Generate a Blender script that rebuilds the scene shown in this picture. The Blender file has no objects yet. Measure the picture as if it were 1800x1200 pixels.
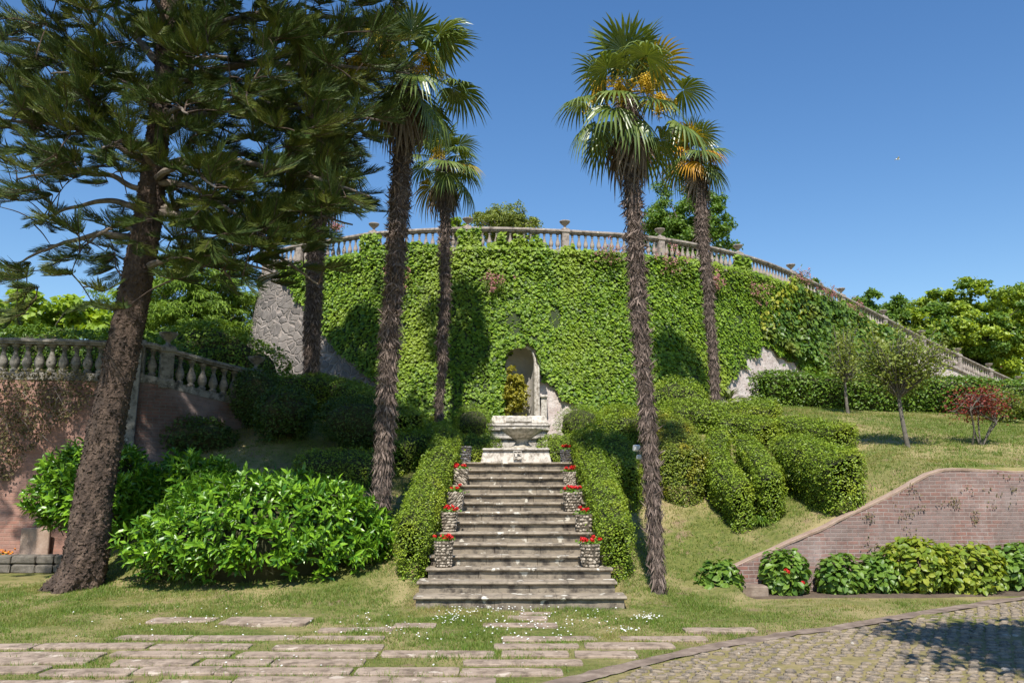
import bpy, math, numpy as np
from mathutils import Vector
PI = math.pi
rad = math.radians
rng = np.random.default_rng(7)
sc = bpy.context.scene
COL = sc.collection

# ------------------------------------------------------------------ camera, sky, sun, exposure
CAM_H, PITCH, FPX = 1.7, rad(9.6), 1450.0
cam_d = bpy.data.cameras.new('camera')
cam = bpy.data.objects.new('camera', cam_d)
COL.objects.link(cam)
cam.location = (0, 0, CAM_H)
cam.rotation_euler = (PI / 2 + PITCH, 0, 0)
cam_d.sensor_width = 36
cam_d.lens = 36 * FPX / 1800
cam_d.clip_end = 3000
sc.camera = cam

SUN_EL, SUN_AZ = rad(54), rad(-4)          # azimuth of the sun seen from above, 0 = straight behind the camera
sd = Vector((math.sin(SUN_AZ) * math.cos(SUN_EL), -math.cos(SUN_AZ) * math.cos(SUN_EL), math.sin(SUN_EL)))
w = bpy.data.worlds.new('World')
sc.world = w
w.use_nodes = True
wn = w.node_tree
bg = wn.nodes['Background']
sky = wn.nodes.new('ShaderNodeTexSky')
sky.sky_type = 'NISHITA'
sky.sun_disc = False
sky.sun_elevation = SUN_EL
sky.sun_rotation = math.atan2(sd.x, sd.y)
sky.altitude = 1500
sky.air_density = 1.5
sky.dust_density = 0.0
sky.ozone_density = 3.0
hs_ = wn.nodes.new('ShaderNodeHueSaturation')
hs_.inputs['Saturation'].default_value = 1.24
hs_.inputs['Hue'].default_value = 0.506
wn.links.new(sky.outputs[0], hs_.inputs['Color'])
wn.links.new(hs_.outputs[0], bg.inputs[0])
bg.inputs[1].default_value = 0.105
sl = bpy.data.lights.new('sun', 'SUN')
sl.energy = 5.0
sl.angle = rad(0.53)
sl.color = (1.0, 0.95, 0.87)
so = bpy.data.objects.new('sun', sl)
COL.objects.link(so)
so.rotation_euler = sd.to_track_quat('Z', 'Y').to_euler()
so.location = (0, -5, 20)
sc.view_settings.view_transform = 'Standard'
sc.view_settings.look = 'None'
sc.view_settings.exposure = 0.5
sc.view_settings.gamma = 1
sc.cycles.max_bounces = 5
sc.cycles.diffuse_bounces = 2
sc.cycles.transparent_max_bounces = 4

# ------------------------------------------------------------------ helpers
cP, sP = math.cos(PITCH), math.sin(PITCH)


def V(px, py, d):
    """point of the place seen at (px,py) of the 1800x1200 photograph, d metres ahead"""
    u = (px - 900) / FPX
    v = -(py - 600) / FPX
    k = d / (cP - v * sP)
    return np.array([u * k, d, CAM_H + (sP + v * cP) * k])


def proj(P):
    P = np.asarray(P, float)
    z = P[..., 2] - CAM_H
    dep = P[..., 1] * cP + z * sP
    up = -P[..., 1] * sP + z * cP
    return 900 + FPX * P[..., 0] / dep, 600 - FPX * up / dep


def inpoly(x, y, poly):
    c = np.zeros(x.shape, bool)
    n = len(poly)
    for i in range(n):
        x1, y1 = poly[i]
        x2, y2 = poly[(i + 1) % n]
        if y1 == y2:
            continue
        m = ((y1 > y) != (y2 > y)) & (x < (x2 - x1) * (y - y1) / (y2 - y1) + x1)
        c ^= m
    return c


def spline(pts, n, closed=False):
    """Catmull-Rom through pts (k,dim) resampled at n equal steps of arc length"""
    p = np.asarray(pts, float)
    q = np.vstack([2 * p[0] - p[1], p, 2 * p[-1] - p[-2]])
    out = []
    for i in range(1, len(q) - 2):
        t = np.linspace(0, 1, 24, endpoint=False)[:, None]
        a, b, c, d = q[i - 1], q[i], q[i + 1], q[i + 2]
        out.append(0.5 * ((2 * b) + (c - a) * t + (2 * a - 5 * b + 4 * c - d) * t ** 2 + (-a + 3 * b - 3 * c + d) * t ** 3))
    out = np.vstack(out + [p[-1:]])
    s = np.r_[0, np.cumsum(np.linalg.norm(np.diff(out, axis=0), axis=1))]
    t = np.linspace(0, s[-1], n)
    return np.stack([np.interp(t, s, out[:, k]) for k in range(p.shape[1])], 1)


def norm(v):
    return v / np.maximum(np.linalg.norm(v, axis=-1, keepdims=True), 1e-9)


class NZ:
    """smooth 3-D value noise"""
    def __init__(s, seed):
        s.t = np.random.default_rng(seed).random((32, 32, 32)) * 2 - 1

    def __call__(s, P, sc_=1.0):
        P = np.asarray(P, float) * sc_ + 100
        i = np.floor(P).astype(int)
        f = P - i
        f = f * f * (3 - 2 * f)
        r = 0
        for a in (0, 1):
            for b in (0, 1):
                for c in (0, 1):
                    wt = (f[..., 0] if a else 1 - f[..., 0]) * (f[..., 1] if b else 1 - f[..., 1]) * (f[..., 2] if c else 1 - f[..., 2])
                    r = r + wt * s.t[(i[..., 0] + a) % 32, (i[..., 1] + b) % 32, (i[..., 2] + c) % 32]
        return r


nz = NZ(3)


class MB:
    def __init__(s):
        s.v, s.f, s.m, s.uv, s.n = [], [], [], [], 0

    def add(s, v, f, m=0, uv=None):
        v = np.asarray(v, float).reshape(-1, 3)
        f = np.asarray(f, int)
        s.v.append(v)
        s.f.append(f + s.n)
        s.m.append(np.full(len(f), m, int))
        s.uv.append(uv if uv is not None else np.zeros((len(v), 2)))
        s.n += len(v)
        return s

    def grid(s, P, m=0, uv=None, cu=False, cv=False, flip=False):
        """P (a,b,3)"""
        a, b = P.shape[:2]
        I = np.arange(a * b).reshape(a, b)
        if cu:
            I = np.vstack([I, I[:1]])
        if cv:
            I = np.hstack([I, I[:, :1]])
        f = np.stack([I[:-1, :-1], I[1:, :-1], I[1:, 1:], I[:-1, 1:]], -1).reshape(-1, 4)
        if flip:
            f = f[:, ::-1]
        return s.add(P.reshape(-1, 3), f, m, None if uv is None else uv.reshape(-1, 2))

    def tube(s, pts, r, k=8, m=0, cap=True, wob=0.0):
        P = np.asarray(pts, float)
        r = np.broadcast_to(np.asarray(r, float), (len(P),))
        T = norm(np.gradient(P, axis=0))
        up = np.array([0, 0, 1.0]) if abs(T[0][2]) < 0.9 else np.array([1.0, 0, 0])
        N = norm(np.cross(T, up))
        B = np.cross(T, N)
        a = np.linspace(0, 2 * PI, k, endpoint=False)
        R = r[:, None] * np.ones((1, k))
        if wob:
            R = R * (1 + wob * s_rng(len(P), k))
        G = P[:, None] + R[..., None] * (np.cos(a)[None, :, None] * N[:, None] + np.sin(a)[None, :, None] * B[:, None])
        s.grid(G, m, cv=True, flip=True)
        if cap:
            for row, fl in ((G[0], 0), (G[-1], 1)):
                c = row.mean(0)
                vv = np.vstack([row, c[None]])
                ff = [(i, (i + 1) % k, k) if fl else ((i + 1) % k, i, k) for i in range(k)]
                s.add(vv, ff, m)
        return s

    def lathe(s, prof, c=(0, 0, 0), k=14, m=0, sq=0, sx=1.0, flute=0.0, nf=0):
        prof = np.asarray(prof, float)
        a = np.linspace(0, 2 * PI, k, endpoint=False) + (PI / k if k == 4 else 0)
        rr = prof[:, 0][:, None] * np.ones((1, k))
        if flute:
            rr = rr * (1 + flute * np.cos(nf * a)[None])
        if sq:
            p = 4.0
            rr = rr / (np.abs(np.cos(a)) ** p + np.abs(np.sin(a)) ** p)[None] ** (1 / p)
        G = np.stack([rr * np.cos(a) * sx + c[0], rr * np.sin(a) + c[1], np.repeat(prof[:, 1][:, None], k, 1) + c[2]], -1)
        s.grid(G, m, cv=True, flip=True)
        for row, fl in ((G[0], 0), (G[-1], 1)):
            vv = np.vstack([row, row.mean(0)[None]])
            s.add(vv, [(i, (i + 1) % k, k) if fl else ((i + 1) % k, i, k) for i in range(k)], m)
        return s

    def box(s, c, size, m=0, rz=0.0, bev=0.0, taper=1.0, jit=0.0):
        x, y, z = np.array(size) / 2
        if bev:
            b = min(bev, x * .9, y * .9, z * .9)
            lv = []
            for zz, i in ((-z, b), (-z + b, 0), (z - b, 0), (z, b)):
                t = 1 if zz < 0 else taper
                X, Y = (x - i) * t, (y - i) * t
                c2 = b * .7
                lv.append([(-X, -Y + c2, zz), (-X + c2, -Y, zz), (X - c2, -Y, zz), (X, -Y + c2, zz), (X, Y - c2, zz), (X - c2, Y, zz), (-X + c2, Y, zz), (-X, Y - c2, zz)])
            G = np.array(lv)
            if jit:
                G = G + (s_rng(1, 3) * 0)[0] + rng.normal(0, jit, G.shape)
            G = rotz(G, rz) + np.asarray(c)
            s.grid(G, m, cv=True)
            n0 = s.n - 32
            s.v.append(np.zeros((0, 3)))
            s.uv.append(np.zeros((0, 2)))
            s.f.append(np.array([(n0, n0 + 7, n0 + 6, n0 + 5), (n0, n0 + 5, n0 + 4, n0 + 3), (n0, n0 + 3, n0 + 2, n0 + 1),
                                 (n0 + 24, n0 + 25, n0 + 26, n0 + 27), (n0 + 24, n0 + 27, n0 + 28, n0 + 29), (n0 + 24, n0 + 29, n0 + 30, n0 + 31)]))
            s.m.append(np.full(6, m))
            return s
        t = taper
        G = np.array([(-x, -y, -z), (x, -y, -z), (x, y, -z), (-x, y, -z), (-x * t, -y * t, z), (x * t, -y * t, z), (x * t, y * t, z), (-x * t, y * t, z)])
        G = rotz(G, rz) + np.asarray(c)
        s.add(G, [(0, 3, 2, 1), (4, 5, 6, 7), (0, 1, 5, 4), (1, 2, 6, 5), (2, 3, 7, 6), (3, 0, 4, 7)], m)
        return s

    def scatter(s, tv, tf, pos, X, Y, Z, sx, sy=None, sz=None, m=0):
        """template verts tv (K,3) placed at pos with axes X,Y,Z (N,3) and scales"""
        tv = np.asarray(tv, float)
        tf = np.asarray(tf, int)
        N = len(pos)
        if N == 0:
            return s
        sx = np.broadcast_to(sx, (N,))
        sy = sx if sy is None else np.broadcast_to(sy, (N,))
        sz = sx if sz is None else np.broadcast_to(sz, (N,))
        P = (pos[:, None] + tv[None, :, 0:1] * (X * sx[:, None])[:, None] + tv[None, :, 1:2] * (Y * sy[:, None])[:, None]
             + tv[None, :, 2:3] * (Z * sz[:, None])[:, None])
        F = tf[None] + (np.arange(N) * len(tv))[:, None, None]
        m_ = m
        s.v.append(P.reshape(-1, 3))
        s.f.append(F.reshape(-1, tf.shape[1]) + s.n)
        s.m.append(np.full(N * len(tf), m_) if np.isscalar(m_) else np.repeat(m_, len(tf)))
        s.uv.append(np.zeros((N * len(tv), 2)))
        s.n += N * len(tv)
        return s

    def data(s, name, mats, smooth=False, uv=False):
        me = bpy.data.meshes.new(name)
        v = np.vstack(s.v)
        tot = np.concatenate([np.full(len(f), f.shape[1]) for f in s.f if len(f)])
        li = np.concatenate([f.ravel() for f in s.f if len(f)])
        mi = np.concatenate([m for f, m in zip(s.f, s.m) if len(f)])
        me.vertices.add(len(v))
        me.vertices.foreach_set('co', v.astype(np.float32).ravel())
        me.loops.add(len(li))
        me.loops.foreach_set('vertex_index', li.astype(np.int32))
        me.polygons.add(len(tot))
        me.polygons.foreach_set('loop_start', np.r_[0, np.cumsum(tot)[:-1]].astype(np.int32))
        me.polygons.foreach_set('material_index', mi.astype(np.int32))
        me.polygons.foreach_set('use_smooth', np.full(len(tot), bool(smooth)))
        if uv:
            ul = me.uv_layers.new(name='UVMap')
            ul.data.foreach_set('uv', np.vstack(s.uv)[li].astype(np.float32).ravel())
        for m in (mats if isinstance(mats, (list, tuple)) else [mats]):
            me.materials.append(m)
        me.update(calc_edges=True)
        me.validate()
        return me

    def build(s, name, mats, parent=None, smooth=False, uv=False, label=None, cat=None, group=None, kind=None, loc=None):
        if loc is not None:
            for i in range(len(s.v)):
                s.v[i] = s.v[i] - np.asarray(loc)
        o = bpy.data.objects.new(name, s.data(name, mats, smooth, uv))
        COL.objects.link(o)
        if loc is not None:
            o.location = loc
        if parent is not None:
            o.parent = parent
        return tag(o, label, cat, group, kind)


def s_rng(a, b):
    return rng.normal(0, 1, (a, b))


def rotz(P, a):
    c, s_ = math.cos(a), math.sin(a)
    P = np.asarray(P, float)
    return np.stack([P[..., 0] * c - P[..., 1] * s_, P[..., 0] * s_ + P[..., 1] * c, P[..., 2]], -1)


def tag(o, label=None, cat=None, group=None, kind=None):
    for k, v in (('label', label), ('category', cat), ('group', group), ('kind', kind)):
        if v:
            o[k] = v
    return o


def empty(name, loc, label=None, cat=None, group=None):
    o = bpy.data.objects.new(name, None)
    COL.objects.link(o)
    o.location = [float(a) for a in loc]
    o.empty_display_size = .2
    return tag(o, label, cat, group)


def part(mb, name, mats, parent, smooth=False, uv=False, label=None):
    """world-space mesh data parented to an empty (only translated)"""
    l = np.array(parent.location)
    p = parent.parent
    while p is not None:
        l = l + np.array(p.location)
        p = p.parent
    for i in range(len(mb.v)):
        mb.v[i] = mb.v[i] - l
    o = bpy.data.objects.new(name, mb.data(name, mats, smooth, uv))
    COL.objects.link(o)
    o.parent = parent
    if label:
        o['label'] = label
    return o


# ------------------------------------------------------------------ materials
def new_mat(name):
    m = bpy.data.materials.new(name)
    m.use_nodes = True
    t = m.node_tree
    return m, t, t.nodes['Principled BSDF'], t.nodes['Material Output']


def N(t, kind, **kw):
    n = t.nodes.new(kind)
    for k, v in kw.items():
        if k in n.inputs:
            n.inputs[k].default_value = v
        else:
            setattr(n, k, v)
    return n


def ramp(t, fac, stops):
    r = t.nodes.new('ShaderNodeValToRGB')
    e = r.color_ramp.elements
    while len(e) < len(stops):
        e.new(0.5)
    for el, (p, c) in zip(e, stops):
        el.position = p
        el.color = (*c, 1) if len(c) == 3 else c
    t.links.new(fac, r.inputs[0])
    return r.outputs[0]


def mix(t, fac, a, b, mode='MIX'):
    n = t.nodes.new('ShaderNodeMix')
    n.data_type = 'RGBA'
    n.blend_type = mode
    for inp, v in ((n.inputs[0], fac), (n.inputs[6], a), (n.inputs[7], b)):
        if hasattr(v, 'default_value') or hasattr(v, 'is_linked'):
            t.links.new(v, inp)
        elif isinstance(v, (int, float)):
            inp.default_value = v
        else:
            inp.default_value = (*v, 1)
    return n.outputs[2]


def coords(t, out='Object', scale=(1, 1, 1)):
    c = t.nodes.new('ShaderNodeTexCoord')
    m = t.nodes.new('ShaderNodeMapping')
    m.inputs['Scale'].default_value = scale
    t.links.new(c.outputs[out], m.inputs[0])
    return m.outputs[0]


def noise(t, co, scale, detail=5, rough=.6):
    n = N(t, 'ShaderNodeTexNoise', Scale=scale, Detail=detail, Roughness=rough)
    t.links.new(co, n.inputs['Vector'])
    return n.outputs['Fac']


def bump(t, b, h, strength=.5, dist=.02):
    n = N(t, 'ShaderNodeBump', Strength=strength, Distance=dist)
    t.links.new(h, n.inputs['Height'])
    t.links.new(n.outputs[0], b.inputs['Normal'])
    return n


def M_noise(name, cols, scale=4, rough=.85, bs=.5, bd=.02, stretch=(1, 1, 1), detail=8):
    m, t, b, o = new_mat(name)
    co = coords(t, 'Object', stretch)
    f = noise(t, co, scale, detail, .65)
    k = len(cols)
    c = ramp(t, f, [(.28 + .44 * i / (k - 1), cc) for i, cc in enumerate(cols)])
    t.links.new(c, b.inputs['Base Color'])
    b.inputs['Roughness'].default_value = rough
    f2 = noise(t, co, scale * 5, 6, .6)
    bump(t, b, f2, bs, bd)
    return m


def M_leaf(name, c1, c2, c3=None, c0=None, trans=.28, rough=.42, spec=.4, nscale=.8, tcol=None):
    """per leaf colour from c1 to c2, drifting to c3 in patches"""
    m, t, b, o = new_mat(name)
    g = t.nodes.new('ShaderNodeNewGeometry')
    c = ramp(t, g.outputs['Random Per Island'], [(0, c1), (1, c2)] if c0 is None else [(0, c0), (.16, c1), (1, c2)])
    if c3 is not None:
        f = noise(t, coords(t), nscale, 3)
        f = ramp(t, f, [(.5, (0, 0, 0)), (.68, (1, 1, 1))])
        c = mix(t, f, c, c3)
    t.links.new(c, b.inputs['Base Color'])
    b.inputs['Roughness'].default_value = rough
    b.inputs['Specular IOR Level'].default_value = spec
    tr = t.nodes.new('ShaderNodeBsdfTranslucent')
    if tcol is None:
        tc = mix(t, 1.0, c, (1.6, 1.5, .5), 'MULTIPLY')
    else:
        tc = mix(t, 1.0, c, tcol, 'MULTIPLY')
    t.links.new(tc, tr.inputs[0])
    ms = t.nodes.new('ShaderNodeMixShader')
    ms.inputs[0].default_value = trans
    t.links.new(b.outputs[0], ms.inputs[1])
    t.links.new(tr.outputs[0], ms.inputs[2])
    t.links.new(ms.outputs[0], o.inputs[0])
    return m


def M_stone(name, c1, c2, lichen=(.42, .40, .34), dark=(.05, .045, .035), spot=.0, rough=.85, scale=3):
    m, t, b, o = new_mat(name)
    co = coords(t)
    f = noise(t, co, scale, 8, .7)
    c = ramp(t, f, [(.3, c1), (.7, c2)])
    f2 = noise(t, co, scale * 2.3, 9, .75)
    d = ramp(t, f2, [(.46, (0, 0, 0)), (.62, (1, 1, 1))])
    c = mix(t, d, c, dark)
    f3 = noise(t, co, 5.5, 4, .55)
    l = ramp(t, f3, [(.66 - spot * .06, (0, 0, 0)), (.69 - spot * .06, (1, 1, 1))])
    c = mix(t, l, c, lichen)
    t.links.new(c, b.inputs['Base Color'])
    b.inputs['Roughness'].default_value = rough
    f4 = noise(t, co, 45, 6, .7)
    bump(t, b, f4, .5, .01)
    return m


def M_brick(name, c1, c2, mortar, white=(.5, .45, .42), wf=.5, bw=.24, bh=.075, plaster=None, pf=(.45, .6)):
    m, t, b, o = new_mat(name)
    co = coords(t, 'UV')
    nz_ = N(t, 'ShaderNodeTexNoise', Scale=1.4, Detail=3)
    t.links.new(co, nz_.inputs['Vector'])
    cw = N(t, 'ShaderNodeVectorMath', operation='MULTIPLY_ADD')
    t.links.new(nz_.outputs['Color'], cw.inputs[0])
    cw.inputs[1].default_value = (.07, .05, 0)
    t.links.new(co, cw.inputs[2])
    br = N(t, 'ShaderNodeTexBrick', Scale=1.0)
    br.inputs['Color1'].default_value = (*c1, 1)
    br.inputs['Color2'].default_value = (*c2, 1)
    br.inputs['Mortar'].default_value = (*mortar, 1)
    br.inputs['Mortar Size'].default_value = .009
    br.inputs['Mortar Smooth'].default_value = .35
    br.inputs['Brick Width'].default_value = bw
    br.inputs['Row Height'].default_value = bh
    t.links.new(cw.outputs[0], br.inputs['Vector'])
    f = noise(t, co, 1.1, 9, .68)
    wfac = ramp(t, f, [(.5, (0, 0, 0)), (.72, (wf, wf, wf))])
    c = mix(t, wfac, br.outputs['Color'], white)
    fg = noise(t, co, .8, 6, .6)
    c = mix(t, ramp(t, fg, [(.42, (0, 0, 0)), (.6, (.75, .75, .75))]), c, (.215, .165, .15))
    f2 = noise(t, co, 6, 9, .75)
    dk = ramp(t, f2, [(.5, (1, 1, 1)), (.75, (.45, .42, .42))])
    c = mix(t, 1.0, c, dk, 'MULTIPLY')
    if plaster is not None:
        f5 = noise(t, coords(t, 'UV', (1, 1, 1)), .7, 8, .6)
        p = ramp(t, f5, [(pf[0], (0, 0, 0)), (pf[1], (1, 1, 1))])
        c = mix(t, p, c, plaster)
    t.links.new(c, b.inputs['Base Color'])
    b.inputs['Roughness'].default_value = .9
    hs = N(t, 'ShaderNodeMath', operation='MULTIPLY_ADD')
    t.links.new(br.outputs['Fac'], hs.inputs[0])
    hs.inputs[1].default_value = -1.0
    t.links.new(f2, hs.inputs[2])
    bump(t, b, hs.outputs[0], .7, .012)
    return m


def M_rubble(name, plaster_from=None):
    """dark field stones bedded in pale mortar; beyond plaster_from (u, metres along the wall) plastered"""
    m, t, b, o = new_mat(name)
    co = coords(t, 'UV')
    nt = N(t, 'ShaderNodeTexNoise', Scale=1.6, Detail=4)
    t.links.new(co, nt.inputs['Vector'])
    cw = N(t, 'ShaderNodeVectorMath', operation='MULTIPLY_ADD')
    t.links.new(nt.outputs['Color'], cw.inputs[0])
    cw.inputs[1].default_value = (.6, .45, 0)
    t.links.new(co, cw.inputs[2])
    v1 = N(t, 'ShaderNodeTexVoronoi', Scale=3.9, feature='F1')
    v2 = N(t, 'ShaderNodeTexVoronoi', Scale=3.9, feature='DISTANCE_TO_EDGE')
    t.links.new(cw.outputs[0], v1.inputs['Vector'])
    t.links.new(cw.outputs[0], v2.inputs['Vector'])
    sx = t.nodes.new('ShaderNodeSeparateColor')
    t.links.new(v1.outputs['Color'], sx.inputs[0])
    c = ramp(t, sx.outputs[0], [(0, (.06, .052, .047)), (.5, (.12, .104, .092)), (1, (.21, .18, .155))])
    f = noise(t, co, 7, 8, .7)
    c = mix(t, ramp(t, f, [(.35, (0, 0, 0)), (.8, (1, 1, 1))]), c, (.26, .23, .205))
    mo = ramp(t, v2.outputs['Distance'], [(.02, (1, 1, 1)), (.07, (0, 0, 0))])
    c = mix(t, mo, c, (.32, .27, .235))
    h = ramp(t, v2.outputs['Distance'], [(0, (0, 0, 0)), (.12, (1, 1, 1))])
    if plaster_from is not None:
        sep = t.nodes.new('ShaderNodeSeparateXYZ')
        t.links.new(co, sep.inputs[0])
        mr = N(t, 'ShaderNodeMapRange')
        t.links.new(sep.outputs[0], mr.inputs[0])
        mr.inputs[1].default_value = plaster_from
        mr.inputs[2].default_value = plaster_from + 1.5
        fp = noise(t, co, 3.5, 9, .7)
        pc = ramp(t, fp, [(.3, (.33, .25, .22)), (.5, (.47, .40, .36)), (.7, (.56, .51, .47))])
        fv = noise(t, co, 9, 6, .6)
        pc = mix(t, ramp(t, fv, [(.6, (0, 0, 0)), (.66, (1, 1, 1))]), pc, (.2, .16, .14))
        c = mix(t, mr.outputs[0], c, pc)
        h = mix(t, mr.outputs[0], h, fv)
    t.links.new(c, b.inputs['Base Color'])
    b.inputs['Roughness'].default_value = .92
    bump(t, b, h, .8, .05)
    return m


def M_lawn():
    m, t, b, o = new_mat('lawn')
    co = coords(t)
    f = noise(t, co, .55, 6, .6)
    f2 = noise(t, co, 9, 8, .8)
    c = ramp(t, f2, [(.3, (.06, .085, .022)), (.55, (.155, .165, .045)), (.75, (.26, .23, .09))])
    dry = ramp(t, f, [(.42, (0, 0, 0)), (.58, (1, 1, 1))])
    c = mix(t, mix(t, .85, (0, 0, 0), dry), c, (.33, .265, .13))
    fs = noise(t, co, 1.9, 7, .7)
    soil = ramp(t, fs, [(.57, (0, 0, 0)), (.66, (1, 1, 1))])
    c = mix(t, soil, c, (.23, .165, .10))
    t.links.new(c, b.inputs['Base Color'])
    b.inputs['Roughness'].default_value = .95
    b.inputs['Specular IOR Level'].default_value = .1
    bump(t, b, f2, .9, .03)
    return m


m_lawn = M_lawn()
m_ivy = M_leaf('ivy_leaf', (.085, .175, .010), (.24, .36, .024), (.25, .33, .03), c0=(.035, .06, .012), trans=.25, rough=.5, spec=.35, nscale=.35)
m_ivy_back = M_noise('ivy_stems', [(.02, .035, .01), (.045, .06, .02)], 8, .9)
m_creeper = M_leaf('creeper_leaf', (.05, .115, .012), (.13, .22, .025), (.22, .22, .03), trans=.25, rough=.45, nscale=.6)
m_hedge = M_leaf('hedge_leaf', (.12, .20, .014), (.28, .38, .03), (.31, .37, .03), c0=(.05, .06, .015), trans=.16, rough=.45, nscale=1.3)
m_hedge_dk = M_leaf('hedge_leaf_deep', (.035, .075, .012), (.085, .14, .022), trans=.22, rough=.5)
m_hedge_in = M_noise('hedge_twigs', [(.03, .035, .012), (.06, .06, .022)], 12, .95)
m_laurel = M_leaf('laurel_leaf', (.04, .13, .010), (.21, .38, .022), trans=.13, rough=.34, spec=.42)
m_hyd = M_leaf('hydrangea_leaf', (.07, .15, .02), (.17, .27, .035), trans=.25, rough=.42)
m_hyd_y = M_leaf('hydrangea_leaf_yellowish', (.12, .20, .02), (.30, .33, .03), (.18, .26, .03), trans=.28, rough=.42, nscale=3)
m_palm = M_leaf('palm_leaf', (.075, .12, .02), (.17, .22, .045), trans=.16, rough=.34, spec=.55)
m_palm_y = M_leaf('palm_leaf_yellowing', (.22, .20, .03), (.42, .30, .03), trans=.2, rough=.4)
m_palm_o = M_leaf('palm_leaf_orange', (.42, .22, .02), (.55, .27, .02), trans=.2, rough=.4)
m_palm_dead = M_leaf('palm_leaf_dead', (.11, .08, .058), (.25, .20, .15), trans=.1, rough=.8, spec=.1, tcol=(1, 1, 1))
m_palm_fl = M_leaf('palm_blossom', (.42, .27, .015), (.62, .42, .03), trans=.15, rough=.6)
m_fibre = M_leaf('palm_fibre', (.06, .043, .036), (.26, .20, .165), trans=.0, rough=.95, spec=.05, tcol=(1, 1, 1))
m_ptrunk = M_noise('palm_trunk', [(.035, .025, .02), (.085, .062, .05), (.16, .125, .105)], 6, .95, .9, .03, (1, 1, 2.5))
m_pine = M_leaf('pine_foliage', (.03, .06, .015), (.095, .135, .026), trans=.12, rough=.5, spec=.3)
m_pine_y = M_leaf('pine_foliage_light', (.07, .10, .02), (.16, .18, .03), trans=.12, rough=.5, spec=.3)
m_bark = M_noise('pine_bark', [(.025, .018, .014), (.085, .056, .040), (.20, .138, .10)], 5, .95, 1.0, .06, (1, 1, .6))
m_bark_l = M_noise('branch_bark', [(.06, .048, .038), (.16, .13, .105), (.26, .22, .18)], 6, .95, .6, .02)
m_bark_g = M_noise('grey_bark', [(.08, .07, .055), (.2, .175, .145)], 9, .95, .6, .02)
m_bal = M_stone('balustrade_stone', (.30, .25, .21), (.42, .36, .31), (.55, .5, .44), (.11, .09, .075))
m_moss = M_noise('mossy_seams', [(.12, .105, .04), (.22, .18, .07), (.31, .24, .125)], 7, .95, .6, .02)
m_niche = M_noise('niche_render', [(.36, .33, .29), (.5, .46, .41)], 3, .9)
m_bal_g = M_stone('grey_balustrade_stone', (.17, .155, .13), (.29, .265, .23), (.40, .38, .33), (.05, .045, .035))
m_stair = M_stone('stair_stone', (.23, .187, .135), (.35, .29, .215), (.62, .58, .49), (.09, .072, .052), spot=.6, scale=2.2)
m_riser = M_stone('riser_stone', (.20, .163, .118), (.30, .25, .185), (.5, .46, .38), (.065, .052, .04), spot=.3, scale=2.0)
m_marble = M_stone('fountain_marble', (.50, .45, .39), (.66, .61, .54), (.7, .67, .6), (.2, .17, .13), scale=4)
m_bowl = M_stone('mossy_shaded_marble', (.33, .29, .22), (.50, .45, .37), (.6, .56, .5), (.13, .12, .08), scale=5)  # marble darkened for moss, with some shade put into the colour
m_slab = M_stone('slab_stone', (.27, .20, .145), (.40, .31, .235), (.48, .40, .32), (.15, .11, .075), scale=2.6, spot=.3)
m_cobble = M_stone('cobble_stone', (.21, .165, .115), (.32, .255, .18), (.4, .36, .3), (.1, .085, .07), scale=5)
m_gutter = M_noise('gutter_earth', [(.09, .065, .045), (.19, .14, .105), (.33, .26, .2)], 4, .95, .5, .02)
m_soil = M_noise('bed_soil', [(.06, .042, .028), (.14, .10, .065)], 6, .95, .8, .03)
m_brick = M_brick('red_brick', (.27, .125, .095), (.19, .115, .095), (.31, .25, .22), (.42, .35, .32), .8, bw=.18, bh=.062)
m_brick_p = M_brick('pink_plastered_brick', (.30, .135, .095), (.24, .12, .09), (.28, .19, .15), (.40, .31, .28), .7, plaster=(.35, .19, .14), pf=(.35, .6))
m_brick_shade = M_brick('shade_toned_brick', (.15, .075, .055), (.10, .06, .045), (.12, .10, .085), (.2, .17, .15), .3, bw=.21, bh=.07)  # bare brick with the shade of that corner put into its colour
m_coping = M_noise('coping', [(.26, .17, .12), (.42, .31, .24)], 5, .9)
m_wall = M_rubble('rubble_wall', 9.5)
m_red = M_leaf('red_petals', (.55, .008, .01), (.8, .03, .03), trans=.2, rough=.5, tcol=(1, .6, .6))
m_orange = M_leaf('orange_petals', (.75, .22, .01), (.85, .35, .02), trans=.2, rough=.5, tcol=(1, .8, .4))
m_pink = M_leaf('pink_petals', (.33, .12, .13), (.48, .22, .20), trans=.2, rough=.5, tcol=(1, .8, .8))
m_white = M_leaf('white_petals', (.75, .75, .7), (.85, .85, .8), trans=.15, rough=.6, tcol=(1, 1, 1))
m_pebble = M_leaf('pebbles', (.13, .10, .07), (.50, .43, .34), trans=0, rough=.7, spec=.3, tcol=(1, 1, 1))
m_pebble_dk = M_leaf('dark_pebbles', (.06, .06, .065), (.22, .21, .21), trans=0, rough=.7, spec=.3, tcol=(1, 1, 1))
m_pot = M_noise('pot_mortar', [(.06, .05, .035), (.12, .095, .065)], 14, .9)
m_maple = M_leaf('maple_leaf', (.16, .27, .02), (.32, .44, .04), trans=.35, rough=.5)
m_cyp = M_leaf('cypress_spray', (.09, .17, .018), (.22, .33, .035), trans=.25, rough=.6)
m_broad = M_leaf('broad_leaf', (.06, .13, .015), (.16, .26, .03), trans=.3, rough=.45)
m_broad2 = M_leaf('light_broad_leaf', (.17, .26, .02), (.36, .44, .035), (.08, .15, .02), trans=.3, rough=.45, nscale=.4)
m_small = M_leaf('small_tree_leaf', (.11, .155, .025), (.25, .29, .05), trans=.3, rough=.5)
m_redleaf = M_leaf('red_maple_leaf', (.13, .022, .016), (.30, .06, .035), trans=.3, rough=.5, tcol=(1.4, .8, .6))
m_dry = M_leaf('dry_hanging_leaf', (.07, .065, .025), (.17, .14, .05), trans=.2, rough=.6)
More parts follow.
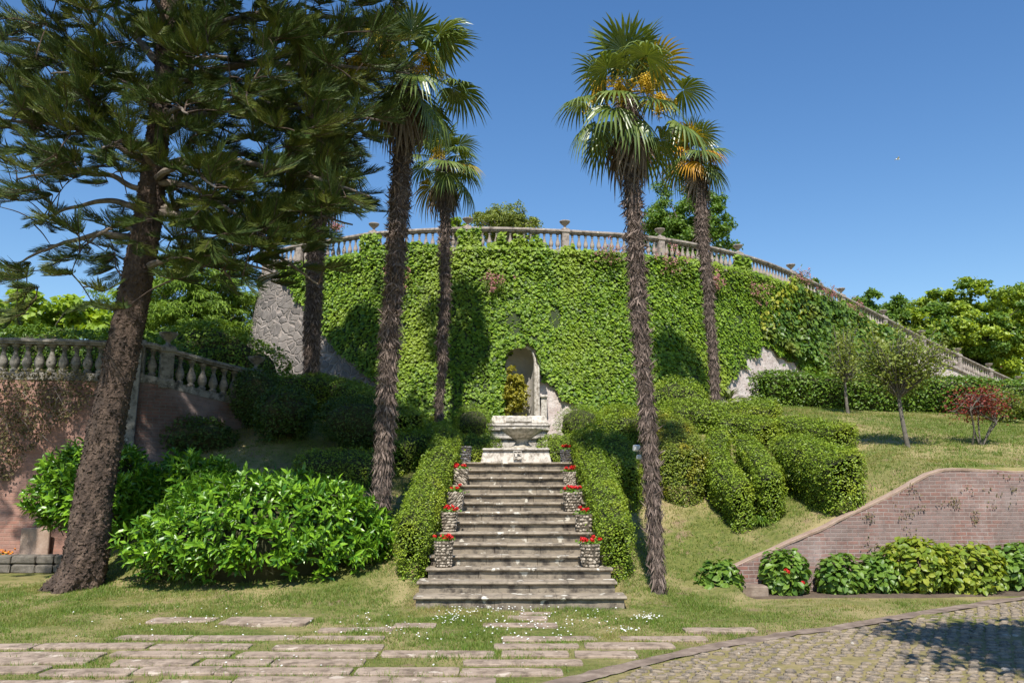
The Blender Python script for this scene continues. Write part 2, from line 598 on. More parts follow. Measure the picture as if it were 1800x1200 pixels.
m_metal = M_noise('lamp_metal', [(.05, .05, .05), (.09, .09, .09)], 20, .45, .05)
m_glass = M_noise('lamp_glass', [(.38, .38, .37), (.5, .5, .48)], 20, .3, .05)
m_whitep = M_noise('white_enamel', [(.72, .72, .7), (.8, .8, .78)], 20, .4, .05)
m_grass = M_leaf('grass_blade', (.08, .14, .018), (.22, .27, .05), (.33, .28, .10), trans=.3, rough=.55, nscale=.6)
m_clover = M_leaf('clover_blade', (.07, .16, .015), (.18, .29, .03), trans=.3, rough=.5)

# ------------------------------------------------------------------ terrain heights
TX = np.array([-400, -40, -9.3, -7.9, -5, -2.4, -1.4, 1.6, 2.6, 3.8, 5.1, 7.2, 12, 20, 40, 400.])
TY = np.array([-400, 11.7, 13.2, 14.5, 16, 17, 18.5, 20, 22, 24, 28, 60, 700.])
TZ = np.array([
    [0] * 16,
    [0] * 16,
    [0, 0, 0, 0, .1, .35, .5, .5, .2, .45, .99, 1.86, 1.88, 1.85, 1.8, 1.8],
    [0, 0, 0, .1, .6, .8, .9, .9, .65, .8, 1.25, 1.98, 2.0, 2.0, 1.9, 1.8],
    [0, 0, 0, 1.1, 1.6, 1.5, 1.5, 1.5, 1.4, 1.4, 1.65, 2.28, 2.3, 2.25, 2.1, 1.9],
    [0, 0, 0, 2.1, 2.2, 2.0, 2.0, 2.0, 2.0, 2.0, 2.1, 2.5, 2.5, 2.4, 2.2, 2.0],
    [2.4, 2.4, 2.4, 2.9, 3.0, 2.5, 2.1, 2.1, 2.5, 2.6, 2.6, 2.82, 2.8, 2.7, 2.5, 2.1],
    [2.6, 2.6, 2.6, 3.2, 3.3, 3.0, 2.1, 2.1, 2.95, 3.4, 3.4, 3.25, 3.1, 3.0, 2.7, 2.2],
    [2.8, 2.8, 2.8, 3.5, 3.6, 3.4, 2.3, 2.3, 3.4, 3.6, 3.6, 3.62, 3.5, 3.3, 3.0, 2.3],
    [3.0, 3.0, 3.0, 3.6, 3.8, 3.7, 3.0, 3.0, 3.8, 3.8, 3.8, 3.9, 3.7, 3.5, 3.2, 2.4],
    [3.0, 3.0, 3.0, 3.6, 3.8, 3.8, 3.8, 3.8, 3.8, 3.8, 3.8, 4.0, 3.9, 3.7, 3.4, 2.5],
    [3.0] * 8 + [3.8] * 8,
    [3.0] * 8 + [3.8] * 8])


def Z0(x, y):
    x, y = np.broadcast_arrays(np.asarray(x, float), np.asarray(y, float))
    i = np.clip(np.searchsorted(TX, x) - 1, 0, len(TX) - 2)
    j = np.clip(np.searchsorted(TY, y) - 1, 0, len(TY) - 2)
    a = np.clip((x - TX[i]) / (TX[i + 1] - TX[i]), 0, 1)
    b = np.clip((y - TY[j]) / (TY[j + 1] - TY[j]), 0, 1)
    return (TZ[j, i] * (1 - a) + TZ[j, i + 1] * a) * (1 - b) + (TZ[j + 1, i] * (1 - a) + TZ[j + 1, i + 1] * a) * b


# stairs
ST_X, ST_Y0, ST_T, ST_R, ST_N = 0.11, 11.7, .38, .148, 14


def ywall(x):                       # front face of the brick wall on the right
    return 13.15 + (x - 3.4) * .09


def Z(x, y):
    x, y = np.broadcast_arrays(np.asarray(x, float), np.asarray(y, float))
    z = 0
    for dx, dy in ((-.25, 0), (.25, 0), (0, -.35), (0, .35), (0, 0)):
        z = z + Z0(x + dx, y + dy)
    z = z / 5
    # flat ground in front of the walls
    fr = np.clip((x - 3.3) / .15, 0, 1) * np.clip((ywall(x) + .2 - y) / .1, 0, 1)
    z = z * (1 - fr)
    fl = np.clip((-7.75 - x) / .2, 0, 1) * np.clip((17.35 - y) / .1, 0, 1)
    z = z * (1 - fl)
    # the bed of the stairs
    c = np.clip((1.5 - np.abs(x - ST_X)) / .12, 0, 1) * np.clip((y - ST_Y0 + .1) / .1, 0, 1) * np.clip((18.3 - y) / .3, 0, 1)
    st = np.minimum((y - ST_Y0) / ST_T * ST_R, ST_N * ST_R) - .3
    z = z * (1 - c) + np.minimum(z, st) * c
    return z + .02 * nz(np.stack([x, y, 0 * x], -1), 1.3) * (y > 9)


def hit(px, py, h=0.0, lo=6.0, hi=34.0):
    """point of the hillside (raised by h) seen at px,py"""
    d = np.arange(lo, hi, .02)
    P = np.array([V(px, py, q) for q in d])
    g = Z(P[:, 0], P[:, 1]) + h
    k = np.nonzero(P[:, 2] <= g)[0]
    k = k[0] if len(k) else len(d) - 1
    p = P[k].copy()
    p[2] = g[k] - h
    return p


def on(x, y, dz=0.0):
    return np.array([x, y, float(Z(x, y)) + dz])


def terrain():
    xs = np.unique(np.r_[-400, -200, -100, -60, -40, -30, -24, -20, np.arange(-18, 20.01, .14), 22, 26, 32, 40, 60, 100, 200, 400])
    ys = np.unique(np.r_[-400, -200, -60, -20, -8, np.arange(2, 27.01, .14), 30, 36, 48, 60, 90, 150, 300, 700])
    X, Y = np.meshgrid(xs, ys, indexing='ij')
    G = np.stack([X, Y, Z(X, Y)], -1)
    mb = MB().grid(G, 0)
    mb.build('ground', [m_lawn], smooth=True, kind='structure')


terrain()

# ------------------------------------------------------------------ kerb gutter and cobbled drive
gut = spline([V(820, 1225, 6.65)[:2].tolist()] + [V(px, py, 7)[:2].tolist() if 0 else
              (lambda p: [p[0], p[1]])(hit(px, py)) for px, py in ((1000, 1200), (1130, 1166), (1300, 1130), (1500, 1100), (1660, 1074), (1800, 1052))]
             + [[9.6, 13.2], [13, 14.6], [18, 16]], 90)


def offset(c, o):
    t = norm(np.gradient(c, axis=0))
    n = np.stack([-t[:, 1], t[:, 0]], -1)
    return c + n * o


def strip(c, o1, o2, z, k=4):
    rows = []
    for q in np.linspace(0, 1, k):
        p = offset(c, o1 + (o2 - o1) * q)
        rows.append(np.c_[p, np.full(len(p), z)])
    return np.stack(rows, 0)


gut_f = spline(gut, 500)
G = strip(gut_f, -.11, .11, .012, 8)
G[:, :, 2] += .007 * nz(G, 5)
G[..., :2] += .035 * np.stack([nz(G, 2.2), nz(G + 9, 2.2)], -1) + .02 * np.stack([nz(G, 8), nz(G + 9, 8)], -1)
MB().grid(G, flip=True).build('gutter', [m_gutter], smooth=True, kind='structure')


def gut_side(x, y):
    """> 0 on the drive side of the gutter"""
    P = np.stack([x, y], -1)
    d = np.linalg.norm(P[:, None] - gut[None], axis=2)
    k = d.argmin(1)
    t = norm(np.gradient(gut, axis=0))[k]
    r = P - gut[k]
    return -(t[:, 0] * r[:, 1] - t[:, 1] * r[:, 0])


def drive():
    edge = offset(gut, -.13)
    out = np.array([[1.0, 4.2], [2.0, 4.2]])
    pts = [list(p) for p in edge] + [[18, 2.5], [-0.5, 2.5], [-.9, 6.2]]
    vv = [(a, b, .006) for a, b in pts]
    me = bpy.data.meshes.new('drive_base')
    me.from_pydata(vv, [], [list(range(len(vv)))])
    me.materials.append(m_moss)
    o = bpy.data.objects.new('drive', me)
    COL.objects.link(o)
    o['kind'] = 'structure'
    # the cobbles: short staggered rows
    px, py = [], []
    y = 3.0
    r = 0
    while y < 15:
        row = np.arange(-1.2, 15, .148) + (r % 2) * .08 + rng.normal(0, .012, len(np.arange(-1.2, 15, .148)))
        px.append(row)
        py.append(np.full(len(row), y) + .03 * np.sin(row * 1.3) + rng.normal(0, .008, len(row)))
        y += .126
        r += 1
    x, y = np.concatenate(px), np.concatenate(py)
    s = gut_side(x, y)
    k = (s > .18) & (rng.random(len(x)) > .10)
    x, y = x[k], y[k]
    n = len(x)
    tv = []
    for zz, i in ((-.02, 1), (.014, .92), (.024, .6)):
        for a in range(8):
            an = a * PI / 4 + PI / 8
            q = (abs(math.cos(an)) ** 4 + abs(math.sin(an)) ** 4) ** -.25
            tv.append((math.cos(an) * q * .5 * i, math.sin(an) * q * .5 * i, zz))
    tf = [(a + 8 * l, (a + 1) % 8 + 8 * l, (a + 1) % 8 + 8 * l + 8, a + 8 * l + 8) for l in (0, 1) for a in range(8)]
    mb = MB()
    ang = rng.normal(0, .16, n)
    X = np.stack([np.cos(ang), np.sin(ang), rng.normal(0, .05, n)], -1)
    Y = np.stack([-np.sin(ang), np.cos(ang), rng.normal(0, .05, n)], -1)
    Zv = np.tile([0, 0, 1.], (n, 1))
    pos = np.stack([x, y, .004 + rng.normal(0, .004, n)], -1)
    mb.scatter(tv, tf, pos, X, Y, Zv, .125 * rng.uniform(.7, 1.12, n), .080 * rng.uniform(.7, 1.12, n), 1.0)
    mb.scatter([(math.cos(a * PI / 4 + PI / 8) * .34, math.sin(a * PI / 4 + PI / 8) * .34, .024) for a in range(8)],
               [(0, 1, 2, 3), (0, 3, 4, 7), (4, 5, 6, 7)], pos, X, Y, Zv, .10, .065, 1.0)
    mb.build('road', [m_cobble], smooth=False, kind='structure')


drive()


# ------------------------------------------------------------------ flagstones in the grass
slab_rects = []


def path():
    mb = MB()
    rows = [(9.9, -3.2, 2.2, .5), (9.42, -4.6, 3.4, .9), (9.0, -5.5, 3.3, 1), (8.6, -5.9, 3.0, 1), (8.2, -6.2, 2.6, 1),
            (7.82, -6.2, 2.2, 1), (7.42, -6.2, 1.8, 1), (7.05, -6, 1.4, 1), (6.68, -6, 1.0, 1)]
    extra = [(-3.0, 10.55, 1.05, .5), (-4.05, 10.6, .8, .35), (-1.15, 10.2, .5, .3), (.2, 10.75, .5, .3), (.1, 10.25, .9, .25), (.3, 11.1, .4, .2)]
    for y, x0, x1, pr in rows:
        x = x0 + rng.uniform(-.3, .3)
        while x < x1:
            L = rng.uniform(.6, 1.4)
            if rng.random() < pr and not (-1.35 < x + L / 2 < -.75 and rng.random() < .6):
                slab_rects.append((x + L / 2, y + rng.normal(0, .035), L, rng.uniform(.21, .28)))
            x += L + rng.choice([.02, .06, .25], p=[.5, .35, .15])
    slab_rects.extend(extra)
    keep = []
    for (x, y, L, D) in slab_rects:         # the last slab of each row is cut short at the gutter
        x0 = x - L / 2
        while L > .3 and gut_side(np.array([x0 + L]), np.array([y - D / 2]))[0] > -.17:
            L -= .04
        if L > .3:
            keep.append((x0 + L / 2, y, L, D))
    slab_rects[:] = keep
    for (x, y, L, D) in slab_rects:
        k = 18
        a = np.linspace(0, 2 * PI, 4 * k, endpoint=False)
        q = (np.abs(np.cos(a)) ** 14 + np.abs(np.sin(a)) ** 14) ** (-1 / 14)
        ox = np.cos(a) * q * L / 2
        oy = np.sin(a) * q * D / 2
        n2 = nz(np.stack([ox + x * 3, oy + y * 3, 0 * a], -1), 4)
        ox, oy = ox * (1 + .03 * n2), oy * (1 + .16 * n2)
        rz = rng.normal(0, .015)
        rowsz = []
        for zz, i in ((-.03, 1), (.016, 1), (.022, .97), (.024, .5), (.024, .02)):
            rowsz.append(np.stack([x + (ox * math.cos(rz) - oy * math.sin(rz)) * (1 - (1 - i) * (.3 if i > .9 else 1)), y + (ox * math.sin(rz) + oy * math.cos(rz)) * i, np.full(len(a), zz)], -1))
        mb.grid(np.stack(rowsz), cv=True, flip=True)
    mb.build('path', [m_slab], kind='structure')


path()


def in_slab(x, y, mrg=0.02):
    r = np.zeros(x.shape, bool)
    for (cx, cy, L, D) in slab_rects:
        r |= (np.abs(x - cx) < L / 2 - mrg) & (np.abs(y - cy) < D / 2 - mrg)
    return r


# ------------------------------------------------------------------ the staircase
def stairs():
    root = empty('staircase', (ST_X, ST_Y0, 0), 'wide weathered stone staircase climbing to the fountain between two hedges', 'staircase')
    for i in range(ST_N):
        wd = 2.92 if i == 0 else 2.84 if i == 1 else 2.74
        off = 0 if i != 1 else -.04
        y0 = ST_Y0 + i * ST_T
        z0, z1 = i * ST_R, (i + 1) * ST_R
        dep = ST_T + .06 if i < ST_N - 1 else 1.4
        mb = MB()
        # riser blocks
        x = ST_X + off - wd / 2 + .03
        end = ST_X + off + wd / 2 - .03
        zb = z0 - .06 if i else -.05
        while x < end - .01:
            L = min(rng.uniform(.55, 1.1), end - x)
            if end - x - L < .3:
                L = end - x
            mb.box((x + L / 2, y0 + dep / 2 + .02, (zb + z1 - .045) / 2), (L - .004, dep, z1 - .045 - zb), 0, bev=.006)
            x += L
        o = part(mb, 'step', [m_riser, m_stair], root)
        nb = MB()
        # nosing slabs with rounded front
        x = ST_X + off - wd / 2
        end = x + wd
        prof = [(.0 + dep, 0), (.0 + dep, -.045), (.05, -.05), (.0, -.045), (-.022, -.036), (-.03, -.022), (-.024, -.009), (-.006, 0)]
        while x < end - .01:
            L = min(rng.uniform(.7, 1.3), end - x)
            if end - x - L < .35:
                L = end - x
            jz = rng.normal(0, .002)
            xs = np.linspace(x + .002, x + L - .002, max(3, int(L / .08)))
            G = np.array([[(xx, y0 + a + (.006 * float(nz([xx * 3, i, a], 3.0)) if a < .01 else 0), z1 + b + jz) for a, b in prof] for xx in xs])
            nb.grid(G, 0, cv=True)
            for row, fl in ((G[0], 1), (G[-1], 0)):
                idx = list(range(len(prof)))
                nb.add(row, [idx[k:k + 1] + [idx[k + 1], idx[-k - 2 if k else -1]] for k in range(0, 1)] if 0 else [(0, 1, 2), (0, 2, 3), (0, 3, 4), (0, 4, 5), (0, 5, 6), (0, 6, 7)], 0)
            x += L
        o2 = MB()
        l = np.array(root.location)
        for q in range(len(nb.v)):
            nb.v[q] = nb.v[q] - l
        oo = bpy.data.objects.new('nosing', nb.data('nosing', [m_stair]))
        COL.objects.link(oo)
        oo.parent = o
    zt = ST_N * ST_R
    mb = MB()
    for j in range(4):
        for k in range(4):
            mb.box((ST_X - 1.03 + .69 * k, 18.5 + j * .8, zt - .06), (.68, .79, .1), bev=.01)
    mb.build('landing', [m_slab], kind='structure')


stairs()


# ------------------------------------------------------------------ retaining wall of the terrace (bastion)
def wp(px, py, d):
    return list(V(px, py, d))


top_pts = [(-8.9, 29.5, 9.07), (-8.17, 26.6, 9.07), (-7.0, 25.4, 9.07), (-6.0, 24.85, 9.07), (-4.9, 24.3, 9.07), (-3.85, 23.85, 9.07)]
top_pts += [wp(*q) for q in ((830, 400, 23.4), (1000, 405, 23.8), (1160, 418, 24.7), (1300, 446, 26.5), (1390, 478, 28.6), (1480, 520, 30.8),
                              (1545, 553, 32.5), (1640, 602, 35), (1790, 672, 39), (1960, 740, 44))]
NS = 420
railc = spline(top_pts, NS)                   # the top of the handrail
s_arc = np.r_[0, np.cumsum(np.linalg.norm(np.diff(railc[:, :2], axis=0), axis=1))]
tang = norm(np.gradient(railc[:, :2], axis=0))
outn = np.stack([tang[:, 1], -tang[:, 0]], -1)
BAL_H = .74
BATTER = .15


def wall_pt(s, z, off=0.0):
    """point of the wall face at arc length s and height z; off metres outward"""
    s = np.asarray(s, float)
    z = np.asarray(z, float)
    c = np.stack([np.interp(s, s_arc, railc[:, k]) for k in range(3)], -1)
    n = norm(np.stack([np.interp(s, s_arc, outn[:, k]) for k in range(2)], -1))
    zt = c[..., 2] - BAL_H
    o = .12 + off + BATTER * np.maximum(zt - z, 0)
    return np.stack([c[..., 0] + n[..., 0] * o, c[..., 1] + n[..., 1] * o, z], -1)


def wall_n(s):
    n = norm(np.stack([np.interp(s, s_arc, outn[:, k]) for k in range(2)], -1))
    return norm(np.concatenate([n, np.full(n.shape[:-1] + (1,), BATTER)], -1))


def s_at(px):
    x, _ = proj(railc)
    k = np.argmin(np.abs(x - px) + 1e3 * (railc[:, 1] > 60) + 1e3 * (np.arange(NS) < 12))
    return s_arc[k]


# the niche: axis position on the wall
NICHE_X, NICHE_R, NICHE_SP, NICHE_B = .17, .43, 4.93, 2.3
k0 = np.argmin(np.abs(railc[:, 0] - NICHE_X) + 50 * (np.arange(NS) < 60))
NS_S = s_arc[k0]


def terrace_wall():
    root = empty('retaining_wall', (0.17, 24, 2), 'tall curved rubble stone retaining wall under the terrace balustrade, largely ivy covered', 'wall')
    ss = np.linspace(0, s_arc[-1], 700)
    zt = np.interp(ss, s_arc, railc[:, 2]) - BAL_H
    hh = np.linspace(0, 1, 46)
    S, Hh = np.meshgrid(ss, hh, indexing='ij')
    Zz = 1.4 + (zt[:, None] - 1.4) * Hh
    P = wall_pt(S, Zz)
    P[..., :2] += .035 * nz(P, 1.6)[..., None] * wall_n(ss)[:, None, :2]
    UV = np.stack([S, Zz], -1)
    I = np.arange(S.size).reshape(S.shape)
    f = np.stack([I[:-1, :-1], I[1:, :-1], I[1:, 1:], I[:-1, 1:]], -1).reshape(-1, 4)
    c = P.reshape(-1, 3)[f].mean(1)
    hole = (np.abs(c[:, 0] - NICHE_X) < NICHE_R + .02) & (c[:, 1] < 30) & (((c[:, 2] < NICHE_SP) & (c[:, 2] > 1.5)) |
            ((np.hypot(c[:, 0] - NICHE_X, c[:, 2] - NICHE_SP) < NICHE_R + .03)))
    mb = MB().add(P.reshape(-1, 3), f[~hole], 0, UV.reshape(-1, 2))
    part(mb, 'wall_face', [m_wall], root, uv=True, smooth=True)
    # top of the wall behind the parapet
    A = np.c_[wall_pt(ss, zt)]
    B = wall_pt(ss, zt, -.75)
    part(MB().grid(np.stack([A, B], 1), flip=True), 'wall_top', [m_bal], root)
    # moulded cornice below the balusters
    prof = [(.0, -.16), (.05, -.16), (.07, -.11), (.12, -.09), (.12, .005), (-.4, .005)]
    G = np.stack([wall_pt(ss, zt + b, a) for a, b in prof], 1)
    part(MB().grid(G, flip=False), 'cornice', [m_bal], root)
    return root


terrace_wall()
# terrace floor on top
fl = wall_pt(np.linspace(0, s_arc[-1], 60), np.interp(np.linspace(0, s_arc[-1], 60), s_arc, railc[:, 2]) - BAL_H - .05, -.6)
fb = fl + np.array([4.0, 26, 0])
fb[:, 1] = np.maximum(fb[:, 1], 50)
MB().grid(np.stack([fl, fb], 1), flip=True).build('terrace_floor', [m_lawn], kind='structure')


def niche():
    cy = wall_pt(NS_S, NICHE_SP)[1]
    yb = wall_pt(NS_S, NICHE_B)[1] - .04          # face of the surround (vertical)
    yf = yb
    root = empty('niche', (NICHE_X, yf, NICHE_B), 'pale round-headed stone niche in the ivy wall behind the fountain', 'niche')
    k = 20
    a = np.linspace(0, PI, k)
    mb = MB()
    R = NICHE_R
    # half-cylinder back
    zz = np.linspace(1.9, NICHE_SP, 12)
    dy = yf + .1
    G = np.array([[(NICHE_X - R * math.cos(t), dy + (cy + .25 - dy) * 0 + .0 + R * 1.25 * math.sin(t), z) for t in a] for z in zz])
    mb.grid(G, 0)
    # quarter-sphere head
    b = np.linspace(0, PI / 2, 10)
    G = np.array([[(NICHE_X - R * math.cos(t) * math.cos(q), dy + R * 1.25 * math.sin(t) * math.cos(q), NICHE_SP + R * math.sin(q)) for t in a] for q in b])
    mb.grid(G, 0)
    part(mb, 'recess', [m_niche], root, smooth=True)
    # archivolt / jambs: profile swept along the opening, deep enough to reach into the battered wall
    path_ = [(NICHE_X - R, 1.9), (NICHE_X - R, 3.0)] + [(NICHE_X - R * math.cos(t), NICHE_SP + R * math.sin(t)) for t in np.linspace(0, PI, 26)] + [(NICHE_X + R, 3.0), (NICHE_X + R, 1.9)]
    path_ = np.array(path_)
    nrm = []
    for i, (x, z) in enumerate(path_):
        if z <= NICHE_SP + 1e-6:
            nrm.append((-1 if x < NICHE_X else 1, 0))
        else:
            nrm.append(tuple(norm(np.array([x - NICHE_X, z - NICHE_SP]))))
    nrm = np.array(nrm)
    prof = [(0, .55), (0, -.02), (.03, -.06), (.06, -.06), (.065, -.02), (.10, -.02), (.11, -.07), (.15, -.07), (.155, .8)]
    G = np.array([[(x + n[0] * p, yf + q, z + n[1] * p) for p, q in prof] for (x, z), n in zip(path_, nrm)])
    part(MB().grid(G, 0, flip=True), 'surround', [m_marble], root)
    # outer pilaster strip on the right
    mb = MB()
    mb.box((NICHE_X + R + .27, yf + .25, 2.95), (.16, .6, 2.0), bev=.012)
    mb.box((NICHE_X + R + .27, yf + .22, 3.98), (.2, .64, .07), bev=.012)
    part(mb, 'pilaster', [m_marble], root)
    return yf


YN = niche()

# ------------------------------------------------------------------ balustrades
bal_prof = [(.052, 0), (.058, .03), (.058, .06), (.034, .075), (.05, .10), (.068, .15), (.072, .19), (.062, .25), (.04, .32), (.028, .38),
            (.026, .41), (.04, .425), (.04, .44), (.03, .45), (.045, .475), (.056, .485), (.056, .52)]
urn_prof = [(.085, 0), (.085, .02), (.05, .03), (.032, .06), (.036, .085), (.06, .11), (.11, .15), (.145, .19), (.155, .21), (.155, .225), (.13, .225), (.10, .2), (.02, .18)]


def balustrade(name, label, curve, H, mat, pier_s, spacing, root_loc, group, pier_w=.24, urns=None, bscale=1.0, rail_w=.24, sink=0.0, kmax=100):
    """curve (n,3): top line of the rail"""
    root = empty(name, root_loc, label, 'balustrade', group)
    sa = np.r_[0, np.cumsum(np.linalg.norm(np.diff(curve[:, :2], axis=0), axis=1))]
    tg = norm(np.gradient(curve[:, :2], axis=0))
    on_ = np.stack([tg[:, 1], -tg[:, 0]], -1)

    def P(s, dz, o):
        s = np.asarray(s, float)
        c = np.stack([np.interp(s, sa, curve[:, k]) for k in range(3)], -1)
        n = np.stack([np.interp(s, sa, on_[:, k]) for k in range(2)], -1)
        return np.stack([c[..., 0] + n[..., 0] * o, c[..., 1] + n[..., 1] * o, c[..., 2] + dz], -1)
    w2 = rail_w / 2
    ss = np.linspace(0, sa[-1], int(sa[-1] / .15))
    prof = [(-w2 + .03, -.115), (w2 - .03, -.115), (w2 - .03, -.085), (w2, -.07), (w2, -.025), (w2 - .02, -.02), (w2 - .035, 0), (-w2 + .035, 0), (-w2, -.025), (-w2, -.07), (-w2 + .03, -.085)]
    G = np.stack([P(ss, b, a) for a, b in prof], 1)
    part(MB().grid(G, cv=True), 'handrail', [mat], root)
    prof = [(w2 - .01, -H + .105), (w2 + .0, -H - sink), (-w2, -H - sink), (-w2 + .01, -H + .105)]
    G = np.stack([P(ss, b, a) for a, b in prof], 1)
    part(MB().grid(G, cv=True, flip=True), 'plinth', [mat], root)
    bh = (H - .115 - .105) / .52
    bme = MB().lathe(np.array(bal_prof) * np.array([bscale, bh]), k=12).data('baluster', [mat], smooth=True)
    pme = MB()
    pme.box((0, 0, -H / 2 - .02), (pier_w * .86, pier_w * .86, H - .04), bev=.01)
    pme.box((0, 0, -H + .05 - sink / 2), (pier_w * 1.05, pier_w * 1.05, .13 + sink), bev=.01)
    pme.box((0, 0, -.05), (pier_w * 1.08, pier_w * 1.08, .11), bev=.02)
    pme.box((0, 0, .015), (pier_w * .95, pier_w * .95, .03), bev=.01)
    pme = pme.data('pier', [mat])
    ume = MB().lathe(np.array(urn_prof) * np.array([1.0, 1.05]) * (pier_w / .24), k=18).data('urn', [mat], smooth=True)
    l0 = np.array(root.location)
    piers = sorted(pier_s)
    for i, s in enumerate(piers):
        p = P(s, 0, 0) - l0
        t = np.array([np.interp(s, sa, tg[:, k]) for k in range(2)])
        o = bpy.data.objects.new('pier', pme)
        COL.objects.link(o)
        o.parent = root
        o.location = p
        o.rotation_euler = (0, 0, math.atan2(t[1], t[0]))
        if urns is None or urns[i]:
            u = bpy.data.objects.new('urn', ume)
            COL.objects.link(u)
            u.parent = o
            u.location = (0, 0, .028)
    bs = []
    edges = [0] + piers + [sa[-1]]
    for a, b in zip(edges[:-1], edges[1:]):
        a2, b2 = a + (pier_w / 2 if a > 0 else 0), b - (pier_w / 2 if b < sa[-1] else 0)
        n = int(round((b2 - a2) / spacing))
        if n > 0:
            bs += list(a2 + (np.arange(n) + .5) * (b2 - a2) / n)
    ps = P(np.array(bs), -H + .105, 0)
    d = np.hypot(ps[:, 0], ps[:, 1])
    inview = np.abs(ps[:, 0] / ps[:, 1]) < .64
    order = np.argsort(d + 1000 * (~inview))
    near = set(order[:kmax].tolist())
    rest = MB()
    for i, p in enumerate(ps):
        if i in near:
            o = bpy.data.objects.new('baluster', bme)
            COL.objects.link(o)
            o.parent = root
            o.location = p - l0
        else:
            rest.lathe(np.array(bal_prof) * np.array([bscale, bh]), p, k=8)
    if rest.n:
        o = part(rest, 'far_balusters', [mat], root, smooth=True)
        o['kind'] = 'stuff'
    return root


ps = [s_at(q) for q in (655, 825, 996, 1160, 1298, 1390, 1480, 1553, 1621, 1683, 1738, 1790)]
ps = [ps[0] - 5.4, ps[0] - 2.8] + ps
balustrade('balustrade', 'long pale stone balustrade with bowl urns crowning the ivy wall of the terrace', railc, BAL_H, m_bal, ps, .205,
           (0, 24, 8.3), None, pier_w=.25, sink=.0, bscale=.95, rail_w=.22)

# left: lower terrace with its own balustrade
lc = [(-12.5, 16.4), (-10.3, 16.55), (-9.0, 16.75), (-8.1, 16.95), (-7.6, 17.1)]
zL = V(100, 597, 16.7)[2]
lp = [(a, b, zL) for a, b in lc]
lp += [wp(293, 611, 17.25), wp(330, 622, 17.5), wp(380, 636, 17.95), wp(453, 653, 18.7), ]
lrail = spline(lp, 160)
lx, _ = proj(lrail)
lsa = np.r_[0, np.cumsum(np.linalg.norm(np.diff(lrail[:, :2], axis=0), axis=1))]
balustrade('balustrade', 'mossy grey balustrade with bulging balusters left of the hill, behind the pine trunk', lrail, .80, m_bal_g,
           [lsa[np.argmin(np.abs(lx - q))] for q in (247, 293, 449)], .235, (-9, 17, 3.8), None, pier_w=.30, urns=[0, 1, 1], bscale=1.35, rail_w=.3, sink=.05)


def left_wall():
    tg = norm(np.gradient(lrail[:, :2], axis=0))
    o_ = np.stack([tg[:, 1], -tg[:, 0]], -1)
    root = empty('brick_wall', (-9, 17, 0), 'pinkish plastered brick retaining wall below the grey balustrade, behind the pine', 'wall')
    zt = lrail[:, 2] - .84
    hs = np.linspace(0, 1, 24)
    P = []
    for h in hs:
        z = -.15 + (zt + .15) * h
        of = .13 + .1 * (zt - z)
        P.append(np.stack([lrail[:, 0] + o_[:, 0] * of, lrail[:, 1] + o_[:, 1] * of, z], -1))
    P = np.stack(P, 1)
    P[..., 1] += .02 * nz(P, 2)
    UV = np.stack([np.repeat(lsa[:, None], len(hs), 1), P[..., 2]], -1)
    kk = int(np.argmin(np.abs(lx - 240)))
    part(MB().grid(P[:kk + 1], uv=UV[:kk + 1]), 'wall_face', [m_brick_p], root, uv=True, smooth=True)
    part(MB().grid(P[kk:], uv=UV[kk:]), 'wall_face', [m_brick_shade], root, uv=True, smooth=True, label='bare brick face beside the slope, shade put into its colour')
    T = np.stack([P[:, -1], P[:, -1] + np.c_[-o_ * .5, np.zeros(len(o_))]], 1)
    part(MB().grid(T, flip=True), 'wall_top', [m_bal_g], root)
    B2 = P[:, ::23][:, ::-1].copy()
    back = np.stack([T[:, 1], T[:, 1] * [1, 1, 0]], 1)
    part(MB().grid(back), 'wall_back', [m_brick_p], root, uv=True)
    # battered corner pilaster
    k = int(np.argmin(np.abs(lx - 240)))
    t, b = lrail[k], P[k, 0]
    n = np.r_[o_[k], 0]
    A = np.array([t[0], t[1], t[2] - .05]) + n * .16
    Bm = np.array([P[k, 8][0], P[k, 8][1], P[k, 8][2]]) + n * .12
    Bm2 = P[k, 0] + n * .12
    sd_ = np.r_[tg[k], 0] * .12
    G = np.array([[q - sd_ - n * .2, q - sd_, q + sd_, q + sd_ - n * .2] for q in (A, Bm, Bm2)])
    part(MB().grid(G, flip=False), 'pilaster', [m_bal_g], root)
    cap = MB().box(A + [0, 0, -.06] - n * .08, (.3, .3, .12), rz=math.atan2(tg[k][1], tg[k][0]), bev=.02)
    part(cap, 'pilaster_cap', [m_bal_g], root)


left_wall()
# dark low wall of a flower bed, far left
mb = MB()
x = -12.6
while x < -7.95:
    L = rng.uniform(.3, .6)
    for zc in (.08, .25):
        mb.box((x + L / 2, 15.95 + (x + 12.6) * .03, zc), (L - .015, .3, .16), bev=.025, jit=.006)
    x += L
mb.build('low_wall', [m_bark_g], label='low dark stone kerb wall at the far left edge of the lawn', cat='low wall')


